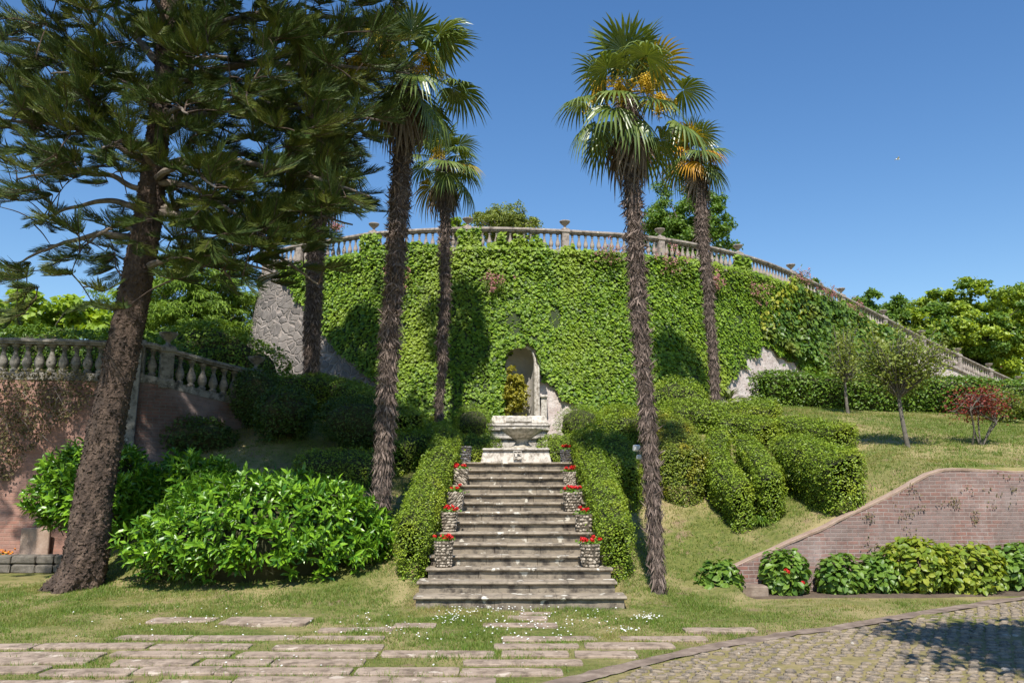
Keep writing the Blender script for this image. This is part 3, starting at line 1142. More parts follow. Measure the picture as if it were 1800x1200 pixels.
# right: triangular brick wall
def right_wall():
    top = [(1262, 1008), (1450, 925), (1560, 872), (1636, 831), (1662, 823), (1700, 824), (1800, 829), (1900, 833), (2100, 838)]
    pts = []
    for px, py in top:
        d = 13.2
        for _ in range(20):
            p = V(px, py, d)
            d = ywall(p[0])
        pts.append(V(px, py, d))
    pts = np.array(pts)
    xs = np.linspace(pts[0, 0], pts[-1, 0], 150)
    zt = np.interp(xs, pts[:, 0], pts[:, 2])
    root = empty('brick_wall', (7, 13.5, 0), 'weathered red brick retaining wall with a sloping top, right of the lawn', 'wall')
    hs = np.linspace(0, 1, 20)
    X, Hh = np.meshgrid(xs, hs, indexing='ij')
    Zz = -.12 + (zt[:, None] + .12) * Hh
    P = np.stack([X, ywall(X) + .03 * (Zz - 1) + .02 * nz(np.stack([X, Zz, 0 * X], -1), 1.5) + .012 * nz(np.stack([X, Zz, 0 * X], -1), 6), Zz], -1)
    part(MB().grid(P, uv=np.stack([X, Zz], -1)), 'wall_face', [m_brick], root, uv=True, smooth=True)
    prof = [(-.008, -.035), (-.012, 0), (.0, .008), (.19, .008), (.21, -.02), (.21, -.4)]
    jj = .008 * nz(np.stack([xs * 3, xs * 0, xs * 0], -1), 2)
    G = np.stack([np.stack([xs, ywall(xs) + .03 * (zt - 1) + a, zt + b + jj], -1) for a, b in prof], 1)
    part(MB().grid(G), 'coping', [m_coping], root)


right_wall()


# ------------------------------------------------------------------ fountain
def fountain():
    cx = 0.1
    zt = ST_N * ST_R
    root = empty('fountain', (cx, 18.3, zt), 'pale stone wall fountain with fluted bowl at the head of the stairs', 'fountain')
    c = V(907, 788, 17.45)
    wd = V(970, 810, 17.4)[0] - V(845, 810, 17.4)[0]
    mb = MB().box((c[0], 18.15, (zt + c[2] - .03) / 2), (wd, 1.4, c[2] - .03 - zt), bev=.015, taper=.93)
    b = part(mb, 'base', [m_marble], root)
    part(MB().box((c[0], 18.15, c[2] - .015), (wd * .95, 1.42, .045), bev=.015), 'base_slab', [m_marble], root)
    # little carved emblem on the base
    mb = MB()
    ex, ey, ez = c[0] + .03, 17.42, (zt + c[2]) / 2 + .02
    for q, s in (((0, .075), (.17, .014)), ((0, -.075), (.17, .014)), ((-.078, 0), (.014, .15)), ((.078, 0), (.014, .15)), ((-.03, -.01), (.05, .07))):
        mb.box((ex + q[0], ey, ez + q[1]), (s[0], .05, s[1]), bev=.003)
    mb.add([(ex - .02, ey - .025, ez + .06), (ex + .07, ey - .025, ez - .02), (ex + .07, ey - .025, ez + .0), (ex - .02, ey - .025, ez + .068)], [(0, 1, 2, 3)])
    part(mb, 'emblem', [m_marble], root)
    # flared foot and fluted bowl
    fz = c[2] + .01
    rim = V(918, 753, 18.3)[2]
    h = rim - fz
    part(MB().lathe([(.36, 0), (.34, .03), (.24, .06), (.17, h * .22), (.13, h * .36), (.16, h * .45), (.19, h * .5)], (cx + .12, 18.25, fz), k=28, flute=.04, nf=14), 'foot', [m_bowl], root, smooth=True)
    prof = [(.14, h * .46), (.22, h * .56), (.32, h * .70), (.40, h * .84), (.42, h * .9), (.45, h * .935), (.45, h), (.41, h), (.38, h * .93), (.26, h * .75), (.02, h * .7)]
    part(MB().lathe(prof, (cx + .12, 18.25, fz), k=56, flute=.05, nf=14), 'bowl', [m_bowl], root, smooth=True)
    # chest-like back block with cornice
    d = 19.3
    q = lambda px, py: V(px, py, d)
    zs = [q(900, y)[2] for y in (790, 772, 757, 749, 744, 730)]
    xc = (q(858, 745)[0] + q(966, 745)[0]) / 2
    W = q(966, 745)[0] - q(858, 745)[0]

    def blk(z0, z1, wd, y0, bev=.012, tp=1.0, m=None):
        return MB().box((xc, y0 + .5, (z0 + z1) / 2), (wd, 1.0, z1 - z0), bev=bev, taper=tp)
    part(blk(zt, zs[1], W * .72, d + .1), 'pedestal', [m_marble], root)
    part(blk(zs[1] + .002, zs[2], W * .93, d + .03, .03), 'lower_ledge', [m_marble], root)
    part(blk(zs[2] + .002, zs[3], W, d - .03, .02), 'frieze', [m_marble], root)
    part(blk(zs[3] + .002, zs[4], W * 1.03, d - .07, .01), 'cornice', [m_marble], root)
    mb = blk(zs[4] + .002, zs[5], W * .96, d, .02, .9)
    mb.box((xc, d - .01, (zs[4] + zs[5]) / 2), (W * .42, .06, (zs[5] - zs[4]) * .62), bev=.01)
    part(mb, 'upper_block', [m_marble], root)
    mb = MB()
    for i in range(46):
        xx = xc - W / 2 + W * (i + .5) / 46
        mb.box((xx, d - .045, (zs[2] + zs[3]) / 2), (W / 80, .04, (zs[3] - zs[2]) * .7))
    part(mb, 'dentils', [m_marble], root)
    # two scroll brackets
    for sx in (-1, 1):
        P = [(xc + sx * W * .40, d - .02 - .10 * math.sin(t * 2.6), zt + .15 + t * .38) for t in np.linspace(0, 1, 9)]
        part(MB().tube(P, .05, 8), 'bracket', [m_marble], root, smooth=True)


fountain()


# ------------------------------------------------------------------ leaf templates (x length, y width, z up), faces as triangles
LEAF = ([(0, 0, 0), (.45, .5, .10), (1, 0, 0), (.45, -.5, .10)], [(0, 2, 1), (0, 3, 2)])
IVY = ([(0, 0, .0), (.05, .42, .05), (.45, .52, .06), (1, 0, -.08), (.45, -.52, .06), (.05, -.42, .05)], [(0, 2, 1), (0, 3, 2), (0, 4, 3), (0, 5, 4)])
LAUR = ([(0, 0, 0), (.28, .42, .10), (.65, .45, .07), (1, 0, -.12), (.65, -.45, .07), (.28, -.42, .10), (.35, 0, .02), (.7, 0, -.02)],
        [(0, 6, 1), (1, 6, 2), (6, 7, 2), (2, 7, 3), (0, 5, 6), (5, 4, 6), (6, 4, 7), (4, 3, 7)])


def basis(nrm, spread, down=0.0, r=rng):
    """random leaf frames whose Z is near nrm; down pulls the leaf tip downwards"""
    n = len(nrm)
    Zv = norm(nrm + r.normal(0, spread, (n, 3)))
    d = r.normal(0, 1, (n, 3))
    d[:, 2] -= down
    X = norm(d - (d * Zv).sum(1, keepdims=True) * Zv)
    return X, np.cross(Zv, X), Zv


def sample_mesh(P, n, cu=False, cv=False, wt=None):
    """random points on a (a,b,3) grid surface with normals"""
    if cu:
        P = np.concatenate([P, P[:1]], 0)
    if cv:
        P = np.concatenate([P, P[:, :1]], 1)
    A, B, C, D = P[:-1, :-1].reshape(-1, 3), P[1:, :-1].reshape(-1, 3), P[1:, 1:].reshape(-1, 3), P[:-1, 1:].reshape(-1, 3)
    nn = np.cross(C - A, D - B)
    ar = np.linalg.norm(nn, axis=1) / 2
    pr = ar / ar.sum()
    k = rng.choice(len(A), n, p=pr)
    u, v = rng.random((n, 1)), rng.random((n, 1))
    p = (A[k] * (1 - u) + B[k] * u) * (1 - v) + (D[k] * (1 - u) + C[k] * u) * v
    return p, norm(nn[k]), ar.sum()


def leafy(mb, P, dens, size, m=0, spread=.55, thick=.06, tpl=LEAF, wid=.55, down=0., cu=False, cv=False, flip=False, asp=None, nsc=3.0, keep=None, up=.25):
    _, _, area = sample_mesh(P, 1, cu, cv)
    n = int(area * dens)
    p, nn, _ = sample_mesh(P, n, cu, cv)
    if flip:
        nn = -nn
    h = nz(p, nsc) * .5 + nz(p, nsc * 2.7) * .5
    p = p + nn * (rng.random((n, 1)) * thick * 1.2 - thick * .2 + (h * thick * .9)[:, None])
    if keep is not None:
        k = keep(p)
        p, nn = p[k], nn[k]
    n = len(p)
    X, Y, Zv = basis(nn * (1.1 - .5 * up) + [0, -.05, up], spread, down)
    s = size * rng.uniform(.65, 1.3, n)
    mb.scatter(tpl[0], tpl[1], p, X, Y, Zv, s, s * wid, s, m)
    return mb


# ------------------------------------------------------------------ ivy on the wall
BARE = [
    [(380, 430), (488, 448), (503, 500), (540, 540), (567, 577), (587, 607), (653, 667), (697, 713), (740, 742), (740, 820), (380, 820)],
    [(942, 655), (952, 668), (965, 678), (982, 692), (1000, 704), (1012, 714), (1012, 790), (930, 790)],
    [(1258, 705), (1285, 668), (1300, 650), (1318, 632), (1340, 612), (1358, 616), (1372, 628), (1400, 645), (1445, 663), (1445, 730), (1258, 730)],
    [(1410, 573), (1423, 578), (1428, 622), (1418, 632)],
    [(1578, 590), (1590, 600), (1650, 625), (1800, 700), (1960, 760), (1960, 860), (1520, 860), (1545, 650)]]
NICHE_POLY = [(886, 790), (885, 655), (890, 632), (903, 614), (916, 607), (930, 613), (942, 632), (952, 660), (958, 790)]


def bare(p, jit=5.0):
    x, y = proj(p)
    j = nz(p, 3.5) * jit * 1.6 + rng.normal(0, 1.2, len(x))
    j2 = nz(p + 50, 3.5) * jit * 1.6
    r = inpoly(x + j * .3, y + j2 * .3, NICHE_POLY)
    for q in BARE:
        r |= inpoly(x + j, y + j2, q)
    return r


def ivy():
    def sample(n, off):
        s = rng.uniform(1.0, s_at(1800), n)
        zt = np.interp(s, s_arc, railc[:, 2]) - BAL_H
        z = 1.9 + (zt + .05 - 1.9) * rng.random(n)
        return s, z, zt
    n = 175000
    s, z, zt = sample(n, 0)
    # edge creeping onto the balusters
    p = wall_pt(s, z)
    n3 = wall_n(s)
    hgt = nz(p, .9) * .5 + nz(p, 2.2) * .5
    th = .10 + .055 * hgt - .05 * (nz(p + 40, 1.6) > .45) + .12 * np.clip((z - zt + .9) / .9, 0, 1)
    k = ~bare(p)
    s, z, p, n3, th = s[k], z[k], p[k], n3[k], th[k]
    n = len(p)
    q = p + n3 * (th * rng.uniform(.55, 1.1, n))[:, None]
    X, Y, Zv = basis(n3 + [0, 0, .5], .27, 1.8)
    sz = .087 * rng.uniform(.5, 1.3, n) * (1 + .2 * nz(p, .7))
    mb = MB()
    mb.scatter(IVY[0], IVY[1], q, X, Y, Zv, sz, sz * .9, sz, 0)
    # ivy lapping over the left jamb and the arch of the niche
    m2 = 2600
    a2 = rng.uniform(-.1, 1.0, m2) * PI
    rr2 = NICHE_R + rng.uniform(.0, .30, m2)
    jx = NICHE_X - rr2 * np.cos(a2)
    jz = NICHE_SP + rr2 * np.sin(np.maximum(a2, 0))
    lo2 = rng.random(m2) < .6
    jx = np.where(lo2, NICHE_X - NICHE_R - rng.uniform(-.03, .32, m2), jx)
    jz = np.where(lo2, rng.uniform(2.2, NICHE_SP, m2), jz)
    k2 = (a2 < .62 * PI) | lo2 | (rr2 > NICHE_R + .16)
    q2 = np.stack([jx, YN - .07 - rng.uniform(0, .1, m2), jz], -1)[k2]
    X, Y, Zv = basis(np.tile([0, -1, .5], (len(q2), 1)), .3, 1.6)
    sz = .115 * rng.uniform(.6, 1.2, len(q2))
    mb.scatter(IVY[0], IVY[1], q2, X, Y, Zv, sz, sz * .9, sz, 0)
    # tufts climbing balusters and piers
    tuft = []
    for px0, px1, hh, cnt in ((640, 672, .95, 500), (655, 700, .45, 260), (808, 842, .98, 650), (860, 960, .42, 620), (870, 885, .8, 160), (905, 925, .75, 160),
                              (930, 950, .7, 160), (718, 745, .5, 260), (1285, 1310, .9, 500), (730, 790, .35, 400), (575, 650, .25, 360), (985, 1005, .35, 160),
                              (1000, 1160, .2, 500), (1300, 1400, .32, 500), (1385, 1400, .8, 200), (1470, 1500, .8, 300), (1400, 1560, .38, 900), (1545, 1580, .6, 300), (1180, 1290, .3, 500)):
        sa_, sb_ = s_at(px0), s_at(px1)
        s2 = rng.uniform(sa_, sb_, cnt)
        zt2 = np.interp(s2, s_arc, railc[:, 2]) - BAL_H
        zz = zt2 + rng.random(cnt) ** 1.4 * hh * BAL_H - .05
        tuft.append(wall_pt(s2, zz, rng.uniform(-.05, .12, cnt)))
    t = np.vstack(tuft)
    X, Y, Zv = basis(np.tile([0, -1, .5], (len(t), 1)), .5, 1.0)
    sz = .105 * rng.uniform(.6, 1.25, len(t))
    mb.scatter(IVY[0], IVY[1], t, X, Y, Zv, sz, sz * .9, sz, 0)
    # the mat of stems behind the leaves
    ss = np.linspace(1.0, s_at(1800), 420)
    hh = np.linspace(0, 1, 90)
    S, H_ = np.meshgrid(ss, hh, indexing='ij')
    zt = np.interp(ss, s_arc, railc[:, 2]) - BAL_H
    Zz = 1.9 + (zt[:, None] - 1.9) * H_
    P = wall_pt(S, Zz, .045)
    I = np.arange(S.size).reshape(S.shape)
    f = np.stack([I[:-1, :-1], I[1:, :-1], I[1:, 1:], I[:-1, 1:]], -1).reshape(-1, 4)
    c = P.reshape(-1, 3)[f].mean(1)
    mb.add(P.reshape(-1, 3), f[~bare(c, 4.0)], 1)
    mb.build('ivy', [m_ivy, m_ivy_back], label='sheet of bright green ivy covering the curved terrace wall around the niche', cat='ivy', loc=(0, 23.5, 2))


ivy()


def creeper(name, label, poly, n, size, mat, thick, seed=0):
    s = rng.uniform(s_at(1250), s_at(1800), n)
    zt = np.interp(s, s_arc, railc[:, 2]) - BAL_H
    z = 2.5 + (zt + .1 - 2.5) * rng.random(n)
    p = wall_pt(s, z)
    x, y = proj(p)
    j = nz(p, 1.6) * 16
    k = inpoly(x + j, y + nz(p + 30, 1.6) * 16, poly)
    p, s = p[k], s[k]
    n = len(p)
    n3 = wall_n(s)
    th = thick * (.6 + .8 * nz(p, 1.1))
    q = p + n3 * (th * rng.uniform(.4, 1.1, n) + .12)[:, None]
    X, Y, Zv = basis(n3 + [0, -.2, .5], .5, 1.6)
    sz = size * rng.uniform(.6, 1.25, n)
    MB().scatter(IVY[0], IVY[1], q, X, Y, Zv, sz, sz * .8, sz, 0).build(name, [mat], label=label, cat='creeper', loc=(11, 27, 4))


creeper('creeper', 'bushy large-leaved creeper bulging from the wall right of the back palm', [(1345, 560), (1350, 600), (1380, 625), (1420, 640), (1440, 665), (1540, 680), (1560, 600), (1500, 540), (1420, 480), (1385, 510)],
        26000, .17, m_creeper, .35)
m_yel = M_leaf('yellow_creeper_leaf', (.22, .26, .02), (.42, .40, .04), trans=.25, rough=.5)
creeper('creeper', 'yellow-green creeper patches spilling under the descending balustrade', [(1330, 560), (1335, 600), (1400, 560), (1392, 500), (1380, 480), (1490, 540), (1500, 575), (1560, 590), (1580, 560), (1480, 525), (1375, 478)],
        9000, .14, m_yel, .3)


# pink valerian tufts growing out of the ivy top
def valerian(px, py, r, label):
    s = s_at(px)
    z = V(px, py, 24 if px < 1250 else 28)[2]
    c0 = wall_pt(np.array([s]), np.array([z]), .2)[0]
    d = c0[1]
    for _ in range(3):
        z = V(px, py, d)[2]
        c0 = wall_pt(np.array([s]), np.array([z]), .2)[0]
        d = c0[1]
    R = r / FPX * d
    root = empty('valerian', c0, label, 'flower', 'pink flower tufts on the ivy wall')
    n = 60
    tip = c0 + rng.normal(0, 1, (n, 3)) * [R * .5, R * .25, R * .45] + [0, -.15, R * .3]
    mb = MB()
    for t in tip[:22]:
        mb.tube([c0 + [0, 0, -R * .3], (c0 + t) / 2 + [0, -.05, 0], t], [.008, .006, .004], 3, cap=False)
    lp_ = c0 + rng.normal(0, 1, (200, 3)) * [R * .55, R * .3, R * .5]
    X, Y, Zv = basis(np.tile([0, -1, .6], (len(lp_), 1)), .7)
    mb.scatter(*LEAF, lp_, X, Y, Zv, .10 * rng.uniform(.6, 1.2, len(lp_)), .035, .1)
    part(mb, 'foliage', [m_small], root)
    fp = (tip[:26, None] + rng.normal(0, .035, (26, 9, 3))).reshape(-1, 3)
    X, Y, Zv = basis(np.tile([0, -1, .6], (len(fp), 1)), .8)
    part(MB().scatter(*LEAF, fp, X, Y, Zv, .05, .04, .05), 'blossoms', [m_pink], root)


for px, py, r, lb in ((720, 495, 26, 'pink valerian tuft just right of the tall front-left palm trunk'),
                      (868, 500, 22, 'pink valerian tuft on the ivy above the niche'),
                      (1062, 455, 26, 'pink valerian tuft below the rail left of the front-right palm'),
                      (1165, 468, 30, 'pink valerian tuft between the two right-hand palm trunks'),
                      (1235, 500, 18, 'small pink valerian tuft beside the back-right palm trunk'),
                      (1310, 520, 26, 'pink valerian tuft on the ivy below the first urn right of the back palm'),
                      (1395, 492, 18, 'pink valerian at the pier where the rail begins to drop'),
                      (1440, 520, 18, 'pink valerian through the balusters of the descending rail'),
                      (1482, 545, 18, 'pink valerian below the second urn of the descending rail'),
                      (600, 402, 14, 'pink valerian peeking over the rail at its left end')):
    valerian(px, py, r, lb)


# ------------------------------------------------------------------ clipped hedges
def hedge(name, label, cat, pts, w, h, mat=None, group=None, size=.038, dens=3600, thick=.07, endr=True, ground=True):
    """pts: ground points (x,y[,h scale]) of the centre line"""
    mat = mat or m_hedge
    p = np.array([(q[0], q[1], q[2] if len(q) > 2 else 1.0) for q in pts], float)
    c = spline(p, max(8, int(len(p) * 7)))
    t = norm(np.gradient(c[:, :2], axis=0))
    nn = np.stack([-t[:, 1], t[:, 0]], -1)
    # round cross-section: bottom-left round to bottom-right
    prof = [(-.32, 0), (-.40, .3), (-.47, .6), (-.50, .9), (-.45, .985), (0, 1.01), (.45, .985), (.50, .9), (.47, .6), (.40, .3), (.32, 0)]
    L = np.r_[0, np.cumsum(np.linalg.norm(np.diff(c[:, :2], axis=0), axis=1))]
    rows = []
    e = w / 2

    def row(c_, n_, ws, hs):
        g = []
        for a, b in prof:
            x, y = c_[0] + n_[0] * a * w * ws, c_[1] + n_[1] * a * w * ws
            g.append((x, y, float(Z(c_[0] + n_[0] * a * w * ws * .9, c_[1] + n_[1] * a * w * ws * .9)) - .05 + (h * c_[2] + .05) * b * hs))
        return g
    for q in (0, .35, .65, .87):
        a = math.acos(1 - q) if q < 1 else PI / 2
        rows.append(row(np.r_[c[0, :2] - t[0] * e * math.cos(a * 1.0) * .9, c[0, 2]], nn[0], max(.004, math.sin(a)) if endr else 1, .97 + .03 * math.sin(a)))
    for i in range(len(c)):
        rows.append(row(c[i], nn[i], 1, 1))
    for q in (.87, .65, .35, 0):
        a = math.acos(1 - q)
        rows.append(row(np.r_[c[-1, :2] + t[-1] * e * math.cos(a) * .9, c[-1, 2]], nn[-1], max(.004, math.sin(a)) if endr else 1, .97 + .03 * math.sin(a)))
    G = np.array(rows)
    # soft unevenness
    G[..., 2] += .035 * nz(G, 1.7)
    G[..., :2] += .03 * np.stack([nz(G, 1.9), nz(G + 20, 1.9)], -1)
    Gi = G[2:-2]
    cen = Gi.mean(1, keepdims=True)
    inner = cen + (Gi - cen) * .90
    mb = MB().grid(inner, 1)
    leafy(mb, G, dens, size, 0, .5, thick, flip=False, nsc=4.5, up=1.0, keep=lambda q: (nz(q + 7, 5.5) > -.6) | (rng.random(len(q)) < .5))
    leafy(mb, G, dens * .02, size * 1.2, 0, .9, thick * 2.6, flip=False)
    # stray shoots
    loc = (c[:, 0].mean(), c[:, 1].mean(), float(Z(c[:, 0].mean(), c[:, 1].mean())))
    return mb.build(name, [mat, m_hedge_in], label=label, cat=cat, group=group, loc=loc)


def hp(pxs, h):
    """ground points below a hedge top line given in the photograph"""
    out = []
    for q in pxs:
        g = hit(q[0], q[1], h)
        out.append((g[0], g[1]) + tuple(q[2:]))
    return out


hedge('box_hedge', 'long clipped box hedge along the right side of the stone stairs', 'hedge', [(1.60, 12.8, .85), (1.58, 13.6), (1.54, 15), (1.48, 16.3), (1.44, 17.2)], .40, .92)
hedge('box_hedge', 'long clipped box hedge along the left side of the stone stairs', 'hedge', [(-1.50, 12.7, .85), (-1.46, 13.6), (-1.40, 15), (-1.32, 16.3), (-1.27, 17.3)], .42, .92)
for sx, pxa, pxb, lb in ((-1, 802, 862, 'small square box hedge left of the fountain base'), (1, 962, 1016, 'small square box hedge right of the fountain base')):
    xa, xb = V(pxa, 780, 18.1)[0], V(pxb, 780, 18.1)[0]
    hedge('box_hedge', lb, 'hedge', [(xa + .15, 18.2), ((xa + xb) / 2, 18.2), (xb - .15, 18.2)], .8, V(900, 766, 18)[2] - 2.07)


def bush(name, label, cat, cen, rad_, mat, size, dens=900, tpl=LEAF, wid=.55, group=None, spread=.7, thick=.12, lump=.16, core=m_hedge_in, flat=0.35, down=0, loc=None, lumpsc=1.6, corek=.86):
    """rounded shrub resting on the ground; cen = centre of ellipsoid"""
    th = np.linspace(-PI / 2 * .75, PI / 2, 22)
    ph = np.linspace(0, 2 * PI, 36, endpoint=False)
    T, Ph = np.meshgrid(th, ph, indexing='ij')
    U = np.stack([np.cos(T) * np.cos(Ph), np.cos(T) * np.sin(Ph), np.sin(T)], -1)
    C = np.array(cen, float)
    r = 1 + lump * nz(U + C, lumpsc) + lump * .6 * nz(U + C, lumpsc * 2.4)
    G = C + U * np.array(rad_) * r[..., None]
    mb = MB().grid(C + (G - C) * corek, 1, cv=True)
    leafy(mb, G, dens, size, 0, spread, thick, tpl=tpl, wid=wid, cv=True, flip=True, down=down, nsc=2.2, up=.8)
    return mb.build(name, [mat, core], label=label, cat=cat, group=group, loc=loc if loc is not None else (C[0], C[1], C[2] - rad_[2]))


# feathery rounds behind the fountain hedges
for px, lb in ((832, 'feathery light green shrub left of the fountain, behind a square hedge'), (1018, 'feathery light green shrub right of the fountain, behind a square hedge')):
    c = V(px, 745, 19.2)
    bush('shrub', lb, 'shrub', c, (.36 if px < 900 else .46, .35, .38), m_hedge, .055, 2200, wid=.18, thick=.13, spread=.9)

# the hand-shaped group of hedges on the right bank
FH = 'clipped hedges fanning over the right bank'
hedge('box_hedge', 'left arm of the paired hedge fingers, with long grass at its foot', 'hedge', hp([(1262, 755), (1258, 785), (1270, 818), (1302, 852)], .74), .36, .74, group=FH, size=.042, dens=3200)
hedge('box_hedge', 'right arm of the paired hedge fingers, curving down to the grassy tip', 'hedge', hp([(1308, 768), (1336, 803), (1356, 836)], .74), .34, .74, group=FH, size=.042, dens=3200)
hedge('box_hedge', 'broad clipped hedge block ending in a square dark end above the brick wall', 'hedge', hp([(1385, 772), (1432, 788), (1480, 803)], .85), .62, .85, group=FH, size=.042, dens=3200)
hedge('box_hedge', 'short clipped hedge finger pointing right, highest at the lawn edge', 'hedge', hp([(1385, 738), (1430, 744), (1475, 753)], .5), .6, .50, group=FH, size=.042, dens=3200)
hedge('box_hedge', 'clipped hedge band sweeping past the foot of the back-right palm', 'hedge', hp([(1195, 712), (1240, 716), (1290, 716), (1340, 708)], .5), .8, .50, group=FH, size=.046, dens=2700)
hedge('box_hedge', 'sloping hedge block with a few yellow leaves just right of the front-right palm', 'hedge', hp([(1170, 742), (1185, 765), (1196, 788)], .9), .95, .95,
      M_leaf('privet_leaf', (.12, .18, .02), (.26, .31, .035), (.38, .32, .03), trans=.16, nscale=2.2), FH, size=.042, dens=3200)
bush('shrub', 'clipped dome shrub against the ivy between the right-hand palms', 'shrub', V(1192, 712, 20.3), (.72, .6, .62), m_hedge, .05, 1700, group=FH, lump=.07)
hedge('box_hedge', 'shaded hedge between the stair hedge and the front-right palm', 'hedge', hp([(1062, 760), (1085, 782), (1100, 812)], .8), .6, .8, m_hedge, FH, size=.042, dens=3000)
hedge('box_hedge', 'dark shaded hedge band behind the top of the stair hedge', 'hedge', hp([(1045, 735), (1095, 728), (1150, 722)], .7), .8, .7, m_hedge, FH, size=.046, dens=2700)
hedge('box_hedge', 'short clipped hedge joining the fan at its centre', 'hedge', hp([(1275, 732), (1320, 738), (1350, 745)], .5), .6, .5, m_hedge, FH, size=.046, dens=2700)
# long hedge at the back of the lawn
pts = []
for q in ((1358, 690), (1420, 692), (1500, 697), (1580, 700), (1660, 702), (1790, 712), (1880, 720)):
    g = hit(q[0], q[1] + 24, 0)
    pts.append((g[0], g[1] + .35))
hedge('box_hedge', 'long straight clipped hedge at the back of the right lawn', 'hedge', pts, .9, .86, size=.085, dens=1000, mat=M_leaf('laurel_hedge_leaf', (.07, .15, .015), (.18, .28, .03), trans=.25), thick=.12)

# left bank, mostly in shade
LH = 'clipped hedges on the shaded left bank'
hedge('box_hedge', 'tall dark clipped hedge on the shaded left bank below the bare stone', 'hedge', hp([(470, 668), (540, 664), (610, 676), (665, 705), (715, 728)], .9), .9, .95, m_hedge, LH, size=.055, dens=1500)
hedge('box_hedge', 'low dark hedge just behind the big laurel bush', 'hedge', hp([(545, 800), (600, 798), (655, 806)], .5), .6, .5, m_hedge, LH, size=.05, dens=1500)
hedge('box_hedge', 'dark hedge right of the front-left palm climbing towards the ivy', 'hedge', hp([(700, 775), (730, 762), (760, 752), (790, 748)], .6), .6, .62, m_hedge, LH, size=.05, dens=1500)
c = hit(345, 800)
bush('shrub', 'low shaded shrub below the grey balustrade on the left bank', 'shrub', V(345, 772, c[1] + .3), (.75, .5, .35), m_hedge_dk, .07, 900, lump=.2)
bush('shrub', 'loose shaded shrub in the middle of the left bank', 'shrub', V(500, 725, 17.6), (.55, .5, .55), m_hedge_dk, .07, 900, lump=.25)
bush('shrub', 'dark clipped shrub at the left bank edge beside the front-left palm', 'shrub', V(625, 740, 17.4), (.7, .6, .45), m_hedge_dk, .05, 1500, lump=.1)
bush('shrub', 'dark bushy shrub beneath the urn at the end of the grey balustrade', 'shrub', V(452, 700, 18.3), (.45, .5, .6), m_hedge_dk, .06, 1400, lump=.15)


# ------------------------------------------------------------------ laurels
def laurel(name, label, cen, rad_, n, seed):
    r = np.random.default_rng(seed)
    C = np.array(cen)
    mb = MB()
    # shoots: whorls of long leaves around a stem end, standing out of the bush
    U = norm(r.normal(0, 1, (n, 3)))
    U[:, 2] = np.abs(U[:, 2]) * 1.0 - .45 * r.random(n)
    U = norm(U)
    depth = r.random(n) ** .6 * .32 + .68
    lumps = 1 + .15 * nz(U * 1.0 + seed, 1.9) + .08 * nz(U + seed, 4)
    tip = C + U * np.array(rad_) * (depth * lumps)[:, None]
    tip[:, 2] = np.maximum(tip[:, 2], Z(tip[:, 0], tip[:, 1]) + .07)
    D = norm(U * [1, 1, .5] + np.array([0, 0, .55]) + r.normal(0, .35, (n, 3)))
    k = 9
    pos, Xs, Zs, sz = [], [], [], []
    for j in range(k):
        a = j * 2.4 + r.random(n) * 1.0
        t = norm(np.cross(D, [0.3, .2, 1.]))
        b = np.cross(D, t)
        rad2 = np.cos(a)[:, None] * t + np.sin(a)[:, None] * b
        op = .35 + .75 * (1 - j / k)
        X = norm(D * (1.05 - op * .6) + rad2 * op + r.normal(0, .14, (n, 3)) - [0, 0, .18])
        pos.append(tip - D * (.20 * (1 - j / k))[..., None] if 0 else tip - D * (.22 * (1 - j / k)))
        Xs.append(X)
        zz = D * 1.0 - (D * X).sum(1, keepdims=True) * X + r.normal(0, .2, (n, 3))
        Zs.append(norm(zz - (zz * X).sum(1, keepdims=True) * X))
        sz.append(r.uniform(.11, .19, n))
    pos, X, Zv, s = np.vstack(pos), np.vstack(Xs), np.vstack(Zs), np.concatenate(sz)
    mb.scatter(*LAUR, pos, X, np.cross(Zv, X), Zv, s, s * .36, s)
    for i in range(0, n, 3):
        mb.tube([tip[i] - D[i] * .4, tip[i] - D[i] * .1], [.009, .005], 4, m=1, cap=False)
    th = np.linspace(-PI / 2 * .8, PI / 2, 14)
    ph = np.linspace(0, 2 * PI, 24, endpoint=False)
    T, Ph = np.meshgrid(th, ph, indexing='ij')
    Q = np.stack([np.cos(T) * np.cos(Ph), np.cos(T) * np.sin(Ph), np.sin(T)], -1)
    mb.grid(C + Q * np.array(rad_) * .66, 1, cv=True)
    mb.build(name, [m_laurel, m_hedge_in], label=label, cat='bush', loc=(C[0], C[1], 0))


laurel('laurel_bush', 'large glossy bright green laurel bush left of the stairs', (-3.95, 13.55, .75), (2.1, 1.25, 1.2), 1150, 1)
laurel('laurel_bush', 'glossy laurel bush behind the foot of the leaning pine', (-7.35, 15.0, 1.35), (1.15, .9, 1.15), 800, 2)
laurel('laurel_bush', 'shaded laurel mass between the pine trunk and the big laurel', (-5.75, 15.3, 1.1), (1.2, .8, 1.2), 600, 3)


